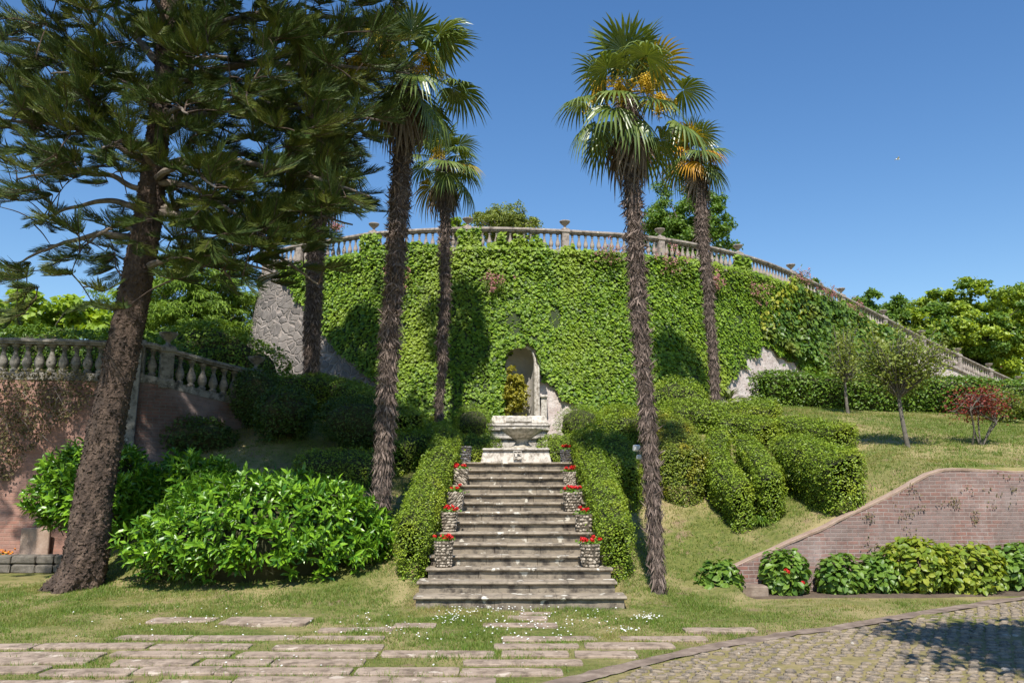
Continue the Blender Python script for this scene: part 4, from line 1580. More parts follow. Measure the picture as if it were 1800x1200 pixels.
# ------------------------------------------------------------------ hydrangeas
def hydrangea(px, py, rx, ry, label, mat, heads=(), d=None):
    g = V(px, py + ry, 12.9)
    d = 12.75 + (px - 1268) * .0013
    c = V(px, py, d)
    R = rx / FPX * d
    Rz = ry / FPX * d
    root = empty('hydrangea', (c[0], d, 0), label, 'hydrangea', 'hydrangeas along the brick wall')
    n = int(560 * (R * Rz) / .1)
    U = norm(rng.normal(0, 1, (n, 3)))
    U[:, 2] = U[:, 2] * .9 + .12
    dep = rng.random(n) ** .5 * .45 + .6
    l_ = 1 + .2 * nz(U + c, 2.0) + .1 * nz(U + c, 5)
    p = c + U * np.array([R, R * .75, Rz]) * (dep * l_)[:, None]
    p[:, 2] = np.maximum(p[:, 2], .06)
    X, Y, Zv = basis(U + [0, -.1, .6], .4, 0)
    X = norm(X + U * .5 - [0, 0, .25])
    Y = norm(np.cross(Zv, X))
    Zv = np.cross(X, Y)
    s = .12 * rng.uniform(.6, 1.2, n)
    part(MB().scatter(*LAUR, p, X, Y, Zv, s, s * .72, s), 'foliage', [mat], root)
    mb = MB()
    for i in range(16):
        a = rng.random() * 2 * PI
        e = c + np.array([math.cos(a) * R * .7, math.sin(a) * R * .5, Rz * rng.uniform(-.1, .5)])
        mb.tube([(c[0] + math.cos(a) * .08, d + math.sin(a) * .08, 0), (c + e) / 2 - [0, 0, Rz * .3], e], [.012, .01, .006], 5)
    part(mb, 'stems', [m_bark_g], root)
    for hx, hy, hr in heads:
        q = V(hx, hy, d - R * .72)
        hr = hr / FPX * d
        u = norm(rng.normal(0, 1, (70, 3)))
        X, Y, Zv = basis(u, .3)
        part(MB().scatter(*IVY, q + u * hr, X, Y, Zv, hr * .6, hr * .55, hr * .5), 'flower_head', [m_red], root)


hydrangea(1268, 1026, 34, 36, 'smallest green hydrangea at the low end of the brick wall', m_hyd)
hydrangea(1380, 1014, 38, 44, 'dark green hydrangea with red flower heads', m_hyd, ((1383, 1004, 5), (1411, 1024, 3.5)))
hydrangea(1476, 1018, 38, 38, 'green hydrangea in the middle of the row, next right of the red-flowered one', m_hyd)
hydrangea(1545, 1016, 34, 38, 'narrow leggy hydrangea left of the large yellowish one', m_hyd)
hydrangea(1612, 1002, 60, 52, 'large yellow-green hydrangea, tallest of the row', m_hyd_y)
hydrangea(1690, 1010, 66, 48, 'wide yellow-green hydrangea in front of the garden lamp', m_hyd_y)
hydrangea(1790, 1000, 50, 40, 'green hydrangea at the right edge of the photograph, beyond the garden lamp', m_hyd)


c = V(1318, 1044, 12.75)
MB().box((c[0], 12.78, .07), (.5, .3, .2), bev=.02).build('stone_block', [m_gutter], label='low mossy stone block between the first two hydrangeas', cat='stone block', loc=(c[0], 12.78, 0))
xs_ = np.linspace(3.0, 13.0, 120)
G = np.stack([np.stack([xs_, 12.42 + (xs_ - 3.2) * .085 + q * (ywall(xs_) - .0 - 12.42 - (xs_ - 3.2) * .085) + .05 * nz(np.stack([xs_, xs_ * 0 + q, xs_ * 0], -1), 3) * (q < .5), np.full(120, .026) - .03 * (q == 0)], -1) for q in (0, .12, .5, 1)], 1)
MB().grid(G, flip=False).build('bed_soil', [m_soil], smooth=True, kind='structure')


# ------------------------------------------------------------------ palms
def fan_leaf(mb, origin, D, R, nseg, droop, m, L, r, hang=0.0):
    """petiole of length L along D then a fan blade of radius R"""
    D = norm(np.asarray(D, float))
    up = np.array([0, 0, 1.0])
    S = np.cross(D, up)
    S = norm(S + 1e-6) if np.linalg.norm(S) > .05 else np.array([1., 0, 0])
    Nn = np.cross(S, D)
    # petiole bends down
    k = 5
    pts = [np.array(origin, float)]
    d = D.copy()
    for i in range(k):
        d = norm(d - up * hang * .25)
        pts.append(pts[-1] + d * L / k)
    mb.tube(pts, np.linspace(.014, .008, k + 1), 4, m=m, cap=False)
    S = norm(np.cross(d, up)) if abs(d[2]) < .98 else S
    roll = r.normal(0, .35)
    Nn = np.cross(S, d)
    S2 = S * math.cos(roll) + Nn * math.sin(roll)
    N2 = np.cross(S2, d)
    o = pts[-1]
    amax = rad(r.uniform(118, 140))
    a = np.linspace(-amax, amax, nseg) + r.normal(0, .02, nseg)
    Ls = R * (1 - .28 * (np.abs(a) / amax) ** 2) * r.uniform(.9, 1.08, nseg)
    da = 2 * amax / nseg
    rr = np.array([.04, .35, .58, .8, 1.0])
    wd = np.array([.04, .35, .46, .26, .02]) * da * .5
    dz = np.array([0, .02, 0, -.05, -.14])
    for i in range(nseg):
        dirv = d * math.cos(a[i]) + S2 * math.sin(a[i])
        sdv = -d * math.sin(a[i]) + S2 * math.cos(a[i])
        dr = droop * r.uniform(.6, 1.4)
        P = []
        for q, w_, z_ in zip(rr, wd, dz):
            c = o + dirv * Ls[i] * q * (1 - .25 * dr * max(q - .5, 0)) + N2 * (z_ * R - .10 * R * abs(a[i]) * q * .4) - up * dr * R * max(q - .42, 0) ** 1.6 * 1.5
            h = R * w_
            P.append((c - sdv * h, c + N2 * h * .55, c + sdv * h))
        mb.grid(np.array(P), m)


def palm(label, base, lean_top, r_prof, R, Lp, nleaf, seed, group, skirt=10, blossoms=0, yellow=.12, orange=0, frond_el=(78, -55), dead=6, nseg=30):
    """base (x,y,z); lean_top = crown centre; r_prof [(t, radius)]"""
    r = np.random.default_rng(seed)
    base = np.array(base, float)
    top = np.array(lean_top, float)
    root = empty('palm_tree', base, label, 'palm tree', group)
    n = 70
    t = np.linspace(0, 1, n)
    ax = base + (top - base) * t[:, None]
    bend = np.sin(t * PI)[:, None] * np.array([r.normal(0, .05), r.normal(0, .05), 0])
    ax = ax + bend + .025 * np.stack([nz(np.stack([t * 9, t * 0 + seed, t * 0], -1)), nz(np.stack([t * 9, t * 0 + seed + 7, t * 0], -1)), 0 * t], -1)
    ax[0, 2] -= .15
    rp = np.array(r_prof)
    rt = np.interp(t, rp[:, 0], rp[:, 1])
    k = 20
    ang = np.linspace(0, 2 * PI, k, endpoint=False)
    Hh = np.linalg.norm(top - base)
    tt = np.linspace(0, 1, int(Hh / .035))
    A = np.stack([np.interp(tt, t, ax[:, i]) for i in range(3)], -1)
    ra = (np.interp(tt, t, rt) * (1 + .10 * nz(np.stack([tt * Hh * .9, tt * 0 + seed, tt * 0], -1)) + .07 * nz(np.stack([tt * Hh * 2.3, tt * 0 + seed, tt * 0], -1)) + .5 * np.exp(-tt * Hh / .12) + .28 * np.clip((tt - .90) / .1, 0, 1)))[:, None]
    Q = np.stack([np.cos(ang)[None] * 1.5 + 0 * tt[:, None], np.sin(ang)[None] * 1.5 + 0 * tt[:, None], tt[:, None] * Hh * 5 + 0 * ang[None]], -1)
    rr = ra * (1 + .13 * nz(Q + seed, 1.0) + .06 * nz(Q + seed, 2.3) + .05 * np.abs(((tt * Hh / .14) % 1)[:, None] - .5))
    G = A[:, None] + rr[..., None] * np.stack([np.cos(ang), np.sin(ang), 0 * ang], -1)[None]
    mb = MB().grid(G, 0, cv=True, flip=True)
    mb.add(np.vstack([G[-1], top[None]]), [(i, (i + 1) % k, k) for i in range(k)], 0)
    # fibres and old leaf bases
    nf = int(Hh * rt.mean() * 2 * PI * 1500)
    tf_ = r.random(nf)
    an = r.random(nf) * 2 * PI
    c = np.stack([np.interp(tf_, t, ax[:, i]) for i in range(3)], -1)
    out = np.stack([np.cos(an), np.sin(an), 0 * an], -1)
    P = c + out * (np.interp(tf_, tt, ra[:, 0]) * (1.0 + .04 * r.normal(0, 1, nf)))[:, None]
    side = np.stack([-np.sin(an), np.cos(an), 0 * an], -1)
    rag = np.interp(tf_, [0, .35, .7, 1], [.15, .5, 1.0, 1.0])
    X = norm(side * r.normal(0, .9, nf)[:, None] * (rag[:, None] + .1) + np.array([0, 0, -1.0]) * r.choice([-.6, 1, 1], nf)[:, None] + out * (r.uniform(.0, .22, nf) * rag)[:, None])
    Yv = norm(np.cross(out, X))
    Zv = np.cross(X, Yv)
    ln = r.uniform(.05, .15, nf) * np.where((tf_ * Hh / .19) % 1 < .35, 1.5, .8)
    mb.scatter([(0, 0, 0), (.5, .5, .1), (1, 0, .3), (.5, -.5, .1)], [(0, 2, 1), (0, 3, 2)], P, X, Yv, Zv, ln, ln * r.uniform(.06, .2, nf), ln, 1)
    part(mb, 'trunk', [m_ptrunk, m_fibre], root)
    # crown
    cr = MB()
    ga = 2.39996
    for i in range(nleaf):
        f = i / (nleaf - 1)
        el = rad(frond_el[0] + (frond_el[1] - frond_el[0]) * f ** .9 + r.normal(0, 11))
        az = i * ga + r.normal(0, .35)
        D = np.array([math.cos(el) * math.cos(az), math.cos(el) * math.sin(az), math.sin(el)])
        o = top + np.array([0, 0, .22 - .42 * f]) + D * rt[-1] * .5
        m = 0
        u = r.random()
        if f > .3 and u < yellow:
            m = 1
        if orange and f > .2 and r.random() < orange:
            m = 2
        fan_leaf(cr, o, D, R * r.uniform(.8, 1.12), nseg, (.12 + .45 * f) * r.uniform(.6, 1.5), m, Lp * (.6 + .6 * math.sin(f * 2.6)) * r.uniform(.8, 1.2), r, hang=.1 + .4 * f)
    part(cr, 'crown', [m_palm, m_palm_y, m_palm_o], root)
    sk = MB()
    for i in range(dead):
        az = i * ga + r.normal(0, .4)
        el = rad(r.uniform(-80, -66))
        D = np.array([math.cos(el) * math.cos(az), math.cos(el) * math.sin(az), math.sin(el)])
        fan_leaf(sk, top + [0, 0, -.3 - .25 * r.random()] + D * .1 + np.array([math.cos(az), math.sin(az), 0]) * rt[-1] * .9, D, R * .85, 18, 1.2, 0, Lp * .35, r, hang=.5)
    # shaggy fibres right below the crown
    nf = 260
    an = r.random(nf) * 2 * PI
    out = np.stack([np.cos(an), np.sin(an), 0 * an], -1)
    P = top + out * (rt[-1] * (1 + .5 * r.random(nf)))[:, None] + np.stack([0 * an, 0 * an, -r.random(nf) * .9 + .1], -1)
    X = norm(out * .35 + [0, 0, -1] + r.normal(0, .15, (nf, 3)))
    Yv = norm(np.cross(out, X))
    ln = r.uniform(.15, .4, nf)
    sk.scatter(LEAF[0], LEAF[1], P, X, Yv, np.cross(X, Yv), ln, ln * .05, ln * .3)
    part(sk, 'dead_fronds', [m_palm_dead], root)
    for b in range(blossoms):
        az = -PI / 2 + (b - (blossoms - 1) / 2) * .8 + r.normal(0, .1)
        bl = MB()
        stem_end = top + np.array([math.cos(az) * .55, math.sin(az) * .55, .05 - .12 * (b % 2)])
        bl.tube([top + [0, 0, .1], (top + stem_end) / 2 + [0, 0, .12], stem_end], [.02, .015, .01], 5)
        for q in range(26):
            e = stem_end + r.normal(0, 1, 3) * [.14, .14, .13] + [0, 0, -.1]
            bl.tube([stem_end + [0, 0, .1], (stem_end + e) / 2 + [0, 0, .06], e], [.007, .005, .003], 3, cap=False)
            m_ = 34
            tt2 = r.random((m_, 1))
            pp = stem_end + (e - stem_end) * tt2 + r.normal(0, .028, (m_, 3))
            X, Y, Zv = basis(r.normal(0, 1, (m_, 3)), .5, 0, r)
            bl.scatter(*LEAF, pp, X, Y, Zv, .03, .03, .03)
        part(bl, 'flower_cluster', [m_palm_fl], root)
    return root


G1 = 'tall fan palms framing the stairs'
b = hit(1157, 1040)
t_ = V(1103, 172, 12.95)
palm('front-right palm, tallest on the right, with orange-yellow flower clusters under its crown', b, t_,
     [(0, .070), (.12, .082), (.3, .095), (.5, .105), (.75, .120), (.93, .135), (1, .12)], .66, .66, 29, 11, G1, blossoms=4, dead=6, yellow=.05, nseg=26, frond_el=(82, -34))
b = on(-2.22, 13.9)
t_ = V(718, 120, 13.6)
palm('front-left palm with the thickest shaggy trunk, crown at the top edge', b, t_,
     [(0, .10), (.2, .125), (.4, .145), (.6, .15), (.85, .145), (1, .12)], .68, .66, 30, 12, G1, blossoms=2, dead=6, yellow=.24, nseg=26, frond_el=(82, -36))
b = V(771, 752, 20.0)
t_ = V(781, 285, 20.1)
palm('slim palm farther back, standing against the ivy left of the niche', b, t_,
     [(0, .085), (.2, .095), (.5, .108), (.8, .112), (1, .10)], .68, .52, 25, 13, G1, frond_el=(80, -42), blossoms=1, dead=4, yellow=.15)
b = V(1258, 706, 20.0)
t_ = V(1222, 272, 20.3)
palm('slim palm farther back on the right with orange-tipped yellowing fronds', b, t_,
     [(0, .088), (.3, .097), (.6, .112), (.85, .12), (1, .105)], .70, .34, 20, 14, G1, frond_el=(80, -24), dead=3, yellow=.25, orange=.16)
b = on(-4.85, 20.0)
t_ = V(566, 290, 20.2)
palm('dark palm half hidden behind the pine branches, left of the other palms', b, t_,
     [(0, .17), (.3, .18), (.8, .19), (1, .16)], .72, .6, 38, 15, G1, dead=6, yellow=.15)


# ------------------------------------------------------------------ the big leaning pine
def pine():
    base = np.array([-6.95, 13.3, 0.0])
    d = 13.3
    ax = [(-6.98, 13.3, -.15)] + [tuple(V(px, py, dd)) for px, py, dd in
                                  ((147, 1000, 13.3), (160, 900, 13.32), (178, 800, 13.35), (200, 690, 13.4), (222, 590, 13.45), (245, 470, 13.5), (265, 350, 13.5), (278, 230, 13.5), (290, 100, 13.5), (300, -60, 13.5), (306, -260, 13.5), (310, -420, 13.5))]
    axs = spline(ax, 60)
    root = empty('pine_tree', base, 'large dark leaning pine with fan-like branches filling the upper left', 'pine tree')
    zz = axs[:, 2]
    rt = np.interp(zz, [0, .25, .6, 1.2, 2.5, 4.5, 6.5, 8, 12], [.44, .355, .32, .29, .265, .245, .215, .17, .10])
    k = 40
    ang = np.linspace(0, 2 * PI, k, endpoint=False)
    n = 240
    tt = np.linspace(0, 1, n)
    A = np.stack([np.interp(tt, np.linspace(0, 1, 60), axs[:, i]) for i in range(3)], -1)
    ra = np.interp(tt, np.linspace(0, 1, 60), rt)
    Q = np.stack([np.cos(ang)[None] + 0 * tt[:, None], np.sin(ang)[None] + 0 * tt[:, None], A[:, 2:3] + 0 * ang[None]], -1)
    foot = np.clip(1 - A[:, 2:3] / .5, 0, 1)
    rr = ra[:, None] * (1 + .06 * nz(Q, 2.0) + .05 * nz(Q, 6) + .04 * nz(Q, 14) + foot * .14 * np.cos(ang * 5 + 1)[None])
    G = A[:, None] + rr[..., None] * np.stack([np.cos(ang), np.sin(ang), 0 * ang], -1)[None]
    mb = MB().grid(G, 0, cv=True, flip=True)
    # curling bark flakes
    p, nn, ar = sample_mesh(G, 9000, cv=True)
    nn = -nn
    X, Y, Zv = basis(nn, .35)
    X = norm(X * [1, 1, .5])
    Y = norm(np.cross(Zv, X))
    Zv = np.cross(X, Y)
    s = rng.uniform(.03, .085, len(p))
    mb.scatter([(-.5, -.4, 0), (.5, -.3, .05), (.45, .4, .22), (-.4, .45, .0)], [(0, 1, 2), (0, 2, 3)], p, X, Y, Zv, s, s * .6, s)
    part(mb, 'trunk', [m_bark], root)
    # ---- boughs
    limbs = MB()
    P_nodes = []            # attachment nodes (position)
    specs = []
    # (start py on trunk, end px, end py, end depth)
    for py0, ex, ey, ed in ((350, 30, 315, 12.6), (375, 60, 395, 14.6), (300, -40, 210, 12.2), (270, 60, 250, 15.0), (205, 90, 130, 12.0), (180, -60, 60, 13.5),
                            (330, 470, 430, 12.4), (360, 620, 395, 13.6), (345, 420, 520, 14.2), (300, 560, 300, 15.2), (300, 650, 345, 12.2), (230, 560, 190, 12.6),
                            (220, 690, 215, 12.6), (160, 640, 90, 13.8), (150, 720, 130, 12.4), (90, 520, 20, 12.4), (80, 700, 40, 13.2), (120, 100, 0, 14.6), (60, 200, -60, 11.8),
                            (410, 150, 430, 12.8), (430, 20, 470, 14.0), (250, 330, 200, 11.2), (290, 180, 260, 11.3), (330, 380, 330, 11.5), (180, 400, 100, 11.3), (100, 330, 30, 15.4),
                            (240, 420, 240, 15.6), (330, 330, 420, 15.3), (480, 480, 480, 12.6), (20, 420, -40, 12), (20, 120, -60, 12.5), (380, 560, 500, 13.0)):
        j = np.argmin(np.abs(proj(axs)[1] - py0))
        a = axs[j]
        e = V(ex, ey, ed)
        m1 = a + (e - a) * .35 + np.array([0, 0, .28])
        m2 = a + (e - a) * .7 + np.array([0, 0, .22])
        c = spline([a, m1, m2, e], 26)
        c[1:-1] += rng.normal(0, .018, c[1:-1].shape)
        c = np.vstack([c[:1], (c[:-2] + c[1:-1] + c[2:]) / 3, c[-1:]])
        specs.append(c)
        L = np.linalg.norm(e - a)
        limbs.tube(c, np.linspace(.035 + .011 * L, .014, len(c)), 7)
        P_nodes.append(c[4:])
    part(limbs, 'boughs', [m_bark_l], root)
    nodes = np.vstack(P_nodes)
    # ---- sprays: tips spread through the crown's volume
    ell = [(120, 70, 190, 110, 150), (330, 50, 130, 75, 100), (520, 80, 150, 110, 170), (600, 150, 90, 85, 84), (670, 95, 40, 70, 14), (60, 190, 110, 80, 80), (205, 185, 130, 70, 90),
           (370, 180, 120, 85, 100), (500, 210, 90, 60, 50), (90, 285, 110, 35, 45), (220, 265, 80, 35, 30), (30, 345, 60, 22, 14), (110, 385, 90, 20, 12), (135, 445, 55, 18, 10),
           (20, 485, 40, 30, 12), (180, 470, 50, 40, 12), (215, 400, 40, 35, 16), (90, 470, 30, 14, 6), (410, 300, 110, 45, 60), (440, 375, 110, 50, 62), (385, 440, 120, 45, 50),
           (450, 420, 60, 40, 24), (535, 290, 75, 60, 40), (575, 335, 65, 40, 34), (625, 355, 45, 18, 12), (600, 240, 60, 50, 36), (540, 420, 60, 22, 16), (500, 380, 80, 30, 24), (400, 480, 50, 25, 10),
           (480, 505, 50, 10, 4), (160, 545, 60, 15, 6), (20, 550, 40, 22, 8), (690, 190, 30, 20, 4), (340, 380, 50, 60, 20), (590, 470, 30, 14, 3), (330, 470, 60, 40, 12)]
    tips = []
    for cx, cy, rx, ry, cnt in ell:
        cnt = max(2, int(cnt * (.66 if cx < 260 and cy > 250 else .76)))
        q = rng.normal(0, .52, (cnt, 2))
        q = np.clip(q, -1.2, 1.2)
        dd = rng.uniform(11.3, 15.3, cnt)
        for (a, b_), dq in zip(q, dd):
            tips.append(V(cx + a * rx, cy + b_ * ry, dq))
    for cx, cy, rx, ry, cnt in ((200, -150, 340, 130, 420), (560, -130, 180, 120, 260), (-150, 100, 110, 200, 60), (-150, 400, 100, 100, 16), (250, -400, 300, 180, 300)):
        for _ in range(cnt):
            tips.append(V(cx + rng.uniform(-1, 1) * rx, cy + rng.uniform(-1, 1) * ry, rng.uniform(11.5, 15.2)))
    tips = np.array(tips)
    tw = MB()
    fo = MB()
    cT = np.linspace(0, 1, 4)
    # twigs grow tip by tip from whatever wood is nearest, so that they branch
    order = np.argsort([np.linalg.norm(nodes - T, axis=1).min() for T in tips])
    for T in tips[order]:
        dist = np.linalg.norm(nodes - T, axis=1)
        j = int(np.argmin(dist + rng.uniform(0, .12, len(dist)) + .5 * (dist < .25)))
        a = nodes[j]
        v = T - a
        Lv = np.linalg.norm(v)
        trunk_x = np.interp(T[2], axs[:, 2], axs[:, 0])
        outw = norm(np.array([T[0] - trunk_x, T[1] - 13.5, 0]) + 1e-3)
        main = norm(v / max(Lv, .3) * .7 + outw * .8 + [0, 0, rng.uniform(-.35, .2)] + rng.normal(0, .25, 3))
        start = T - main * .25
        mid = (a + start) / 2 + np.array([0, 0, .05 * Lv])
        sp_ = spline([a, mid, start], 7)
        tw.tube(sp_, np.linspace(.013, .007, 7), 4, cap=False)
        nodes = np.vstack([nodes, sp_[2:]])
        hi = T[2] > 9.6
        sideways = norm(np.cross(main, [0, 0, 1.0]))
        for sp_k in ((-.75, 0, .75) if not hi else (-.6, .6)):
            L = rng.uniform(.32, .56) * (1.0 if sp_k == 0 else .85)
            dirv = norm(main + sideways * sp_k * rng.uniform(.6, 1.3) + [0, 0, rng.uniform(-.3, .18)])
            n = int(L / (.027 if not hi else .04))
            t = np.linspace(0, 1, n)
            axp = start + dirv * (t * L)[:, None] + np.array([0, 0, 1.0]) * (t ** 2 * .18 * L)[:, None]
            tw.tube(axp[::4], .006, 4, cap=False)
            side = norm(np.cross(dirv, [0, 0, 1.0]) + rng.normal(0, .22, 3))
            upv = norm(np.cross(side, dirv))
            if upv[2] < 0:
                upv = -upv
            cl = (.17 * np.minimum(1, .45 + 1.6 * t) * np.sqrt(np.clip(1.08 - t, 0, 1)) + .05) * rng.uniform(.8, 1.2)
            pts = []
            for sg in (-1, 1, 0):
                cl2 = cl * rng.uniform(.75, 1.2, n)
                lift = rng.uniform(.3, .65) + rng.normal(0, .12, n) + (.3 if sg == 0 else 0)
                c = (axp[:, None] + ((sg if sg else rng.uniform(-.3, .3)) * side)[None, None] * (cl2[:, None] * (.85 * cT - .3 * cT ** 2)[None])[..., None] + dirv[None, None] * (cl2[:, None] * (.35 * cT + .55 * cT ** 2)[None])[..., None]
                     + upv[None, None] * ((cl2 * lift)[:, None] * (cT ** 1.4)[None])[..., None])
                pts.append(c)
            c = np.concatenate(pts)
            nn_ = len(c)
            rr_ = np.array([.004, .0058, .005, .0012]) * (2.4 if hi else 1.0)  # unseen high cords thickened so the crown casts denser shade
            u1 = upv[None, None] * np.ones((nn_, 4, 1))
            tg_ = norm(np.gradient(c, axis=1))
            s1 = norm(np.cross(tg_, u1))
            ring = []
            for an in (PI / 2, PI / 2 + 2.094, PI / 2 - 2.094):
                ring.append(c + rr_[None, :, None] * (math.cos(an) * s1 + math.sin(an) * u1))
            Rg = np.stack(ring, 2)
            I = np.arange(nn_ * 12).reshape(nn_, 4, 3)
            f = []
            for e in range(3):
                e2 = (e + 1) % 3
                f.append(np.stack([I[:, :-1, e], I[:, 1:, e], I[:, 1:, e2], I[:, :-1, e2]], -1).reshape(-1, 4))
            fo.add(Rg.reshape(-1, 3), np.vstack(f), 0 if rng.random() > .3 else 1)
    part(tw, 'twigs', [m_bark], root)
    part(fo, 'foliage', [m_pine, m_pine_y], root)


pine()


# ------------------------------------------------------------------ broadleaf and feathery trees behind
def tree(name, label, cat, cen, radii, base_z, mats, leaf, nclus, per, seed, group=None, trunk_r=.16, flat=.55, tpl=LEAF, wid=.62, hole=.0, csize=.2, limb=True, bark=None, droop=0., base_xy=None, spread=.6):
    r = np.random.default_rng(seed)
    C = np.array(cen, float)
    R = np.array(radii, float)
    bxy = base_xy if base_xy is not None else (C[0] + .1, C[1])
    root = empty(name, (bxy[0], bxy[1], base_z), label, cat, group)
    U = norm(r.normal(0, 1, (nclus, 3)))
    rad_ = r.random(nclus) ** .42
    lump = 1 + .22 * nz(U + seed * 3.1, 1.7) + .12 * nz(U + seed, 3.4)
    cc = C + U * R * (rad_ * lump)[:, None]
    cc = cc[cc[:, 2] > C[2] - R[2] * .85]
    nclus = len(cc)
    rs = csize * R.mean() * r.uniform(.6, 1.3, nclus)
    k = np.repeat(np.arange(nclus), per)
    g = norm(r.normal(0, 1, (len(k), 3))) * (r.random((len(k), 1)) ** .5)
    p = cc[k] + g * rs[k][:, None] * [1, 1, flat]
    out = norm(p - C)
    X, Y, Zv = basis(out * .4 + g * .3 + [0, -.15, .6], spread, droop, r)
    s = leaf * r.uniform(.6, 1.3, len(p))
    mb = MB()
    mids = r.integers(0, len(mats), nclus) if len(mats) > 1 else np.zeros(nclus, int)
    mb.scatter(*tpl, p, X, Y, Zv, s, s * wid, s, mids[k] if len(mats) > 1 else 0)
    part(mb, 'crown', list(mats), root)
    tb = MB()
    top = C + np.array([0, 0, -R[2] * .35])
    b = np.array([bxy[0], bxy[1], base_z - .1])
    ax = spline([b, b + (top - b) * .5 + [r.normal(0, .04), 0, 0], top], 12)
    tb.tube(ax, np.linspace(trunk_r, trunk_r * .6, 12), 10)
    if limb:
        for i in r.choice(nclus, min(nclus, 34), replace=False):
            s_ = ax[r.integers(6, 12)]
            e = cc[i]
            m_ = (s_ + e) / 2 + np.array([0, 0, .12 * np.linalg.norm(e - s_)])
            q = spline([s_, m_, e], 9)
            tb.tube(q, np.linspace(trunk_r * .38, trunk_r * .07, 9), 5, cap=False)
    part(tb, 'trunk', [bark or m_bark_g], root, smooth=True)
    return root


def ctree(name, label, cat, px, py, rx, ry, d, base_z, *a, depth=None, **kw):
    c = V(px, py, d)
    R = (rx / FPX * d, depth if depth else rx / FPX * d * .8, ry / FPX * d)
    return tree(name, label, cat, c, R, base_z, *a, **kw)


TB = 'trees beyond the garden walls'
ctree('maple_tree', 'bright lime-green maple rising over the grey balustrade at far left', 'tree', 60, 572, 125, 62, 22, 2.5, [m_maple], .16, 110, 75, 31, group=TB, tpl=IVY, wid=1.0, droop=.8)
ctree('conifer', 'feathery green conifer behind the pine, left of the bare stone wall', 'tree', 345, 545, 115, 115, 27, 2.8, [m_cyp], .20, 330, 90, 32, group=TB, flat=.3, wid=.22, csize=.22, droop=1.0, spread=.35)
ctree('conifer', 'paler feathery conifer close behind the leaning pine trunk', 'tree', 222, 570, 75, 80, 29, 2.8, [m_cyp, m_maple], .2, 160, 80, 33, group=TB, flat=.3, wid=.25, csize=.24, droop=1.0)
ctree('tree', 'dark tree filling the gap at the left edge of the upper terrace wall', 'tree', 432, 600, 60, 95, 31, 2.8, [m_cyp], .2, 150, 90, 34, group=TB, flat=.3, wid=.25, droop=1.0)
bush('shrub', 'leafy green hedge plant seen between the grey balusters at far left', 'shrub', (-10.2, 18.9, 3.9), (2.9, .6, 1.3), m_broad, .09, 600)
bush('shrub', 'leafy shrub behind the sloping part of the grey balustrade', 'shrub', (-7.5, 20.2, 4.2), (1.9, .6, 1.3), m_cyp, .09, 600)
ctree('tree', 'light green tree crown just over the rail between the niche and left palms', 'tree', 888, 395, 66, 36, 34, 7.5, [m_small], .11, 130, 90, 35, group=TB, csize=.25)
ctree('tree', 'small bright tree tip over the rail beside the slim left palm', 'tree', 808, 402, 24, 20, 31, 7.5, [m_maple], .13, 40, 50, 36, group=TB)
ctree('tree', 'tall leafy tree behind the terrace between the two right-hand palms', 'tree', 1208, 408, 84, 84, 36, 7.0, [m_broad], .15, 200, 130, 37, group=TB, csize=.2)
ctree('tree', 'small dark tree tip behind the descending balustrade', 'tree', 1424, 502, 22, 14, 40, 7.5, [m_broad], .16, 30, 50, 38, group=TB)
ctree('tree', 'dark green tree behind the lower part of the descending balustrade', 'tree', 1545, 555, 66, 42, 47, 4.0, [m_broad], .2, 130, 100, 39, group=TB)
ctree('tree', 'large bright walnut-like tree at the right, with sky showing through', 'tree', 1705, 592, 112, 108, 50, 4.0, [m_broad2, m_broad2, m_broad], .25, 270, 170, 40, group=TB, csize=.17, flat=.4)
ctree('tree', 'large tree at the right edge behind the bottom of the balustrade', 'tree', 1815, 585, 80, 95, 54, 4.0, [m_broad2], .26, 200, 160, 41, group=TB, csize=.18, flat=.4)
ctree('tree', 'low round tree between the dark tree and the large bright one', 'tree', 1628, 590, 50, 55, 47, 4.0, [m_broad2, m_broad], .24, 120, 130, 42, group=TB, csize=.2)


# ------------------------------------------------------------------ small lawn trees
def lawn_tree(name, label, bx, by, tx, ty, cx, cy, rx, ry, mat, leaf, ncl, per, seed, tr=.05, stems=1):
    g = hit(bx, by)
    c = V(cx, cy, g[1])
    R = (rx / FPX * g[1], rx / FPX * g[1] * .9, ry / FPX * g[1])
    fork = V(tx, ty, g[1])
    r = np.random.default_rng(seed)
    root = empty(name, g, label, 'small tree' if stems == 1 else 'shrub')
    tb = MB()
    starts = []
    for s_ in range(stems):
        o = np.array([r.normal(0, .05), r.normal(0, .05), 0]) if stems > 1 else 0
        e = fork + (r.normal(0, 1, 3) * [.25, .2, .1] if stems > 1 else 0)
        tb.tube(spline([g + o - [0, 0, .08], (g + e) / 2 + [r.normal(0, .02), 0, 0], e], 10), np.linspace(tr, tr * .72, 10), 8)
        starts.append(e)
    tips = []
    for i in range(ncl):
        u = norm(r.normal(0, 1, 3))
        e = c + u * R * r.random() ** .4
        s_ = starts[i % len(starts)]
        m_ = s_ + (e - s_) * .5 + np.array([0, 0, .08]) + r.normal(0, .05, 3)
        q = spline([s_, m_, e], 8)
        tb.tube(q, np.linspace(tr * .4, .006, 8), 4, cap=False)
        tips.append(q[4:])
    part(tb, 'trunk', [m_bark_g], root, smooth=True)
    tips = np.vstack(tips)
    k = np.repeat(np.arange(len(tips)), per)
    p = tips[k] + r.normal(0, .11, (len(k), 3))
    X, Y, Zv = basis(np.tile([0, -.2, .8], (len(p), 1)), .7, .5, r)
    s = leaf * r.uniform(.6, 1.2, len(p))
    part(MB().scatter(*LEAF, p, X, Y, Zv, s, s * .6, s), 'crown', [mat], root)


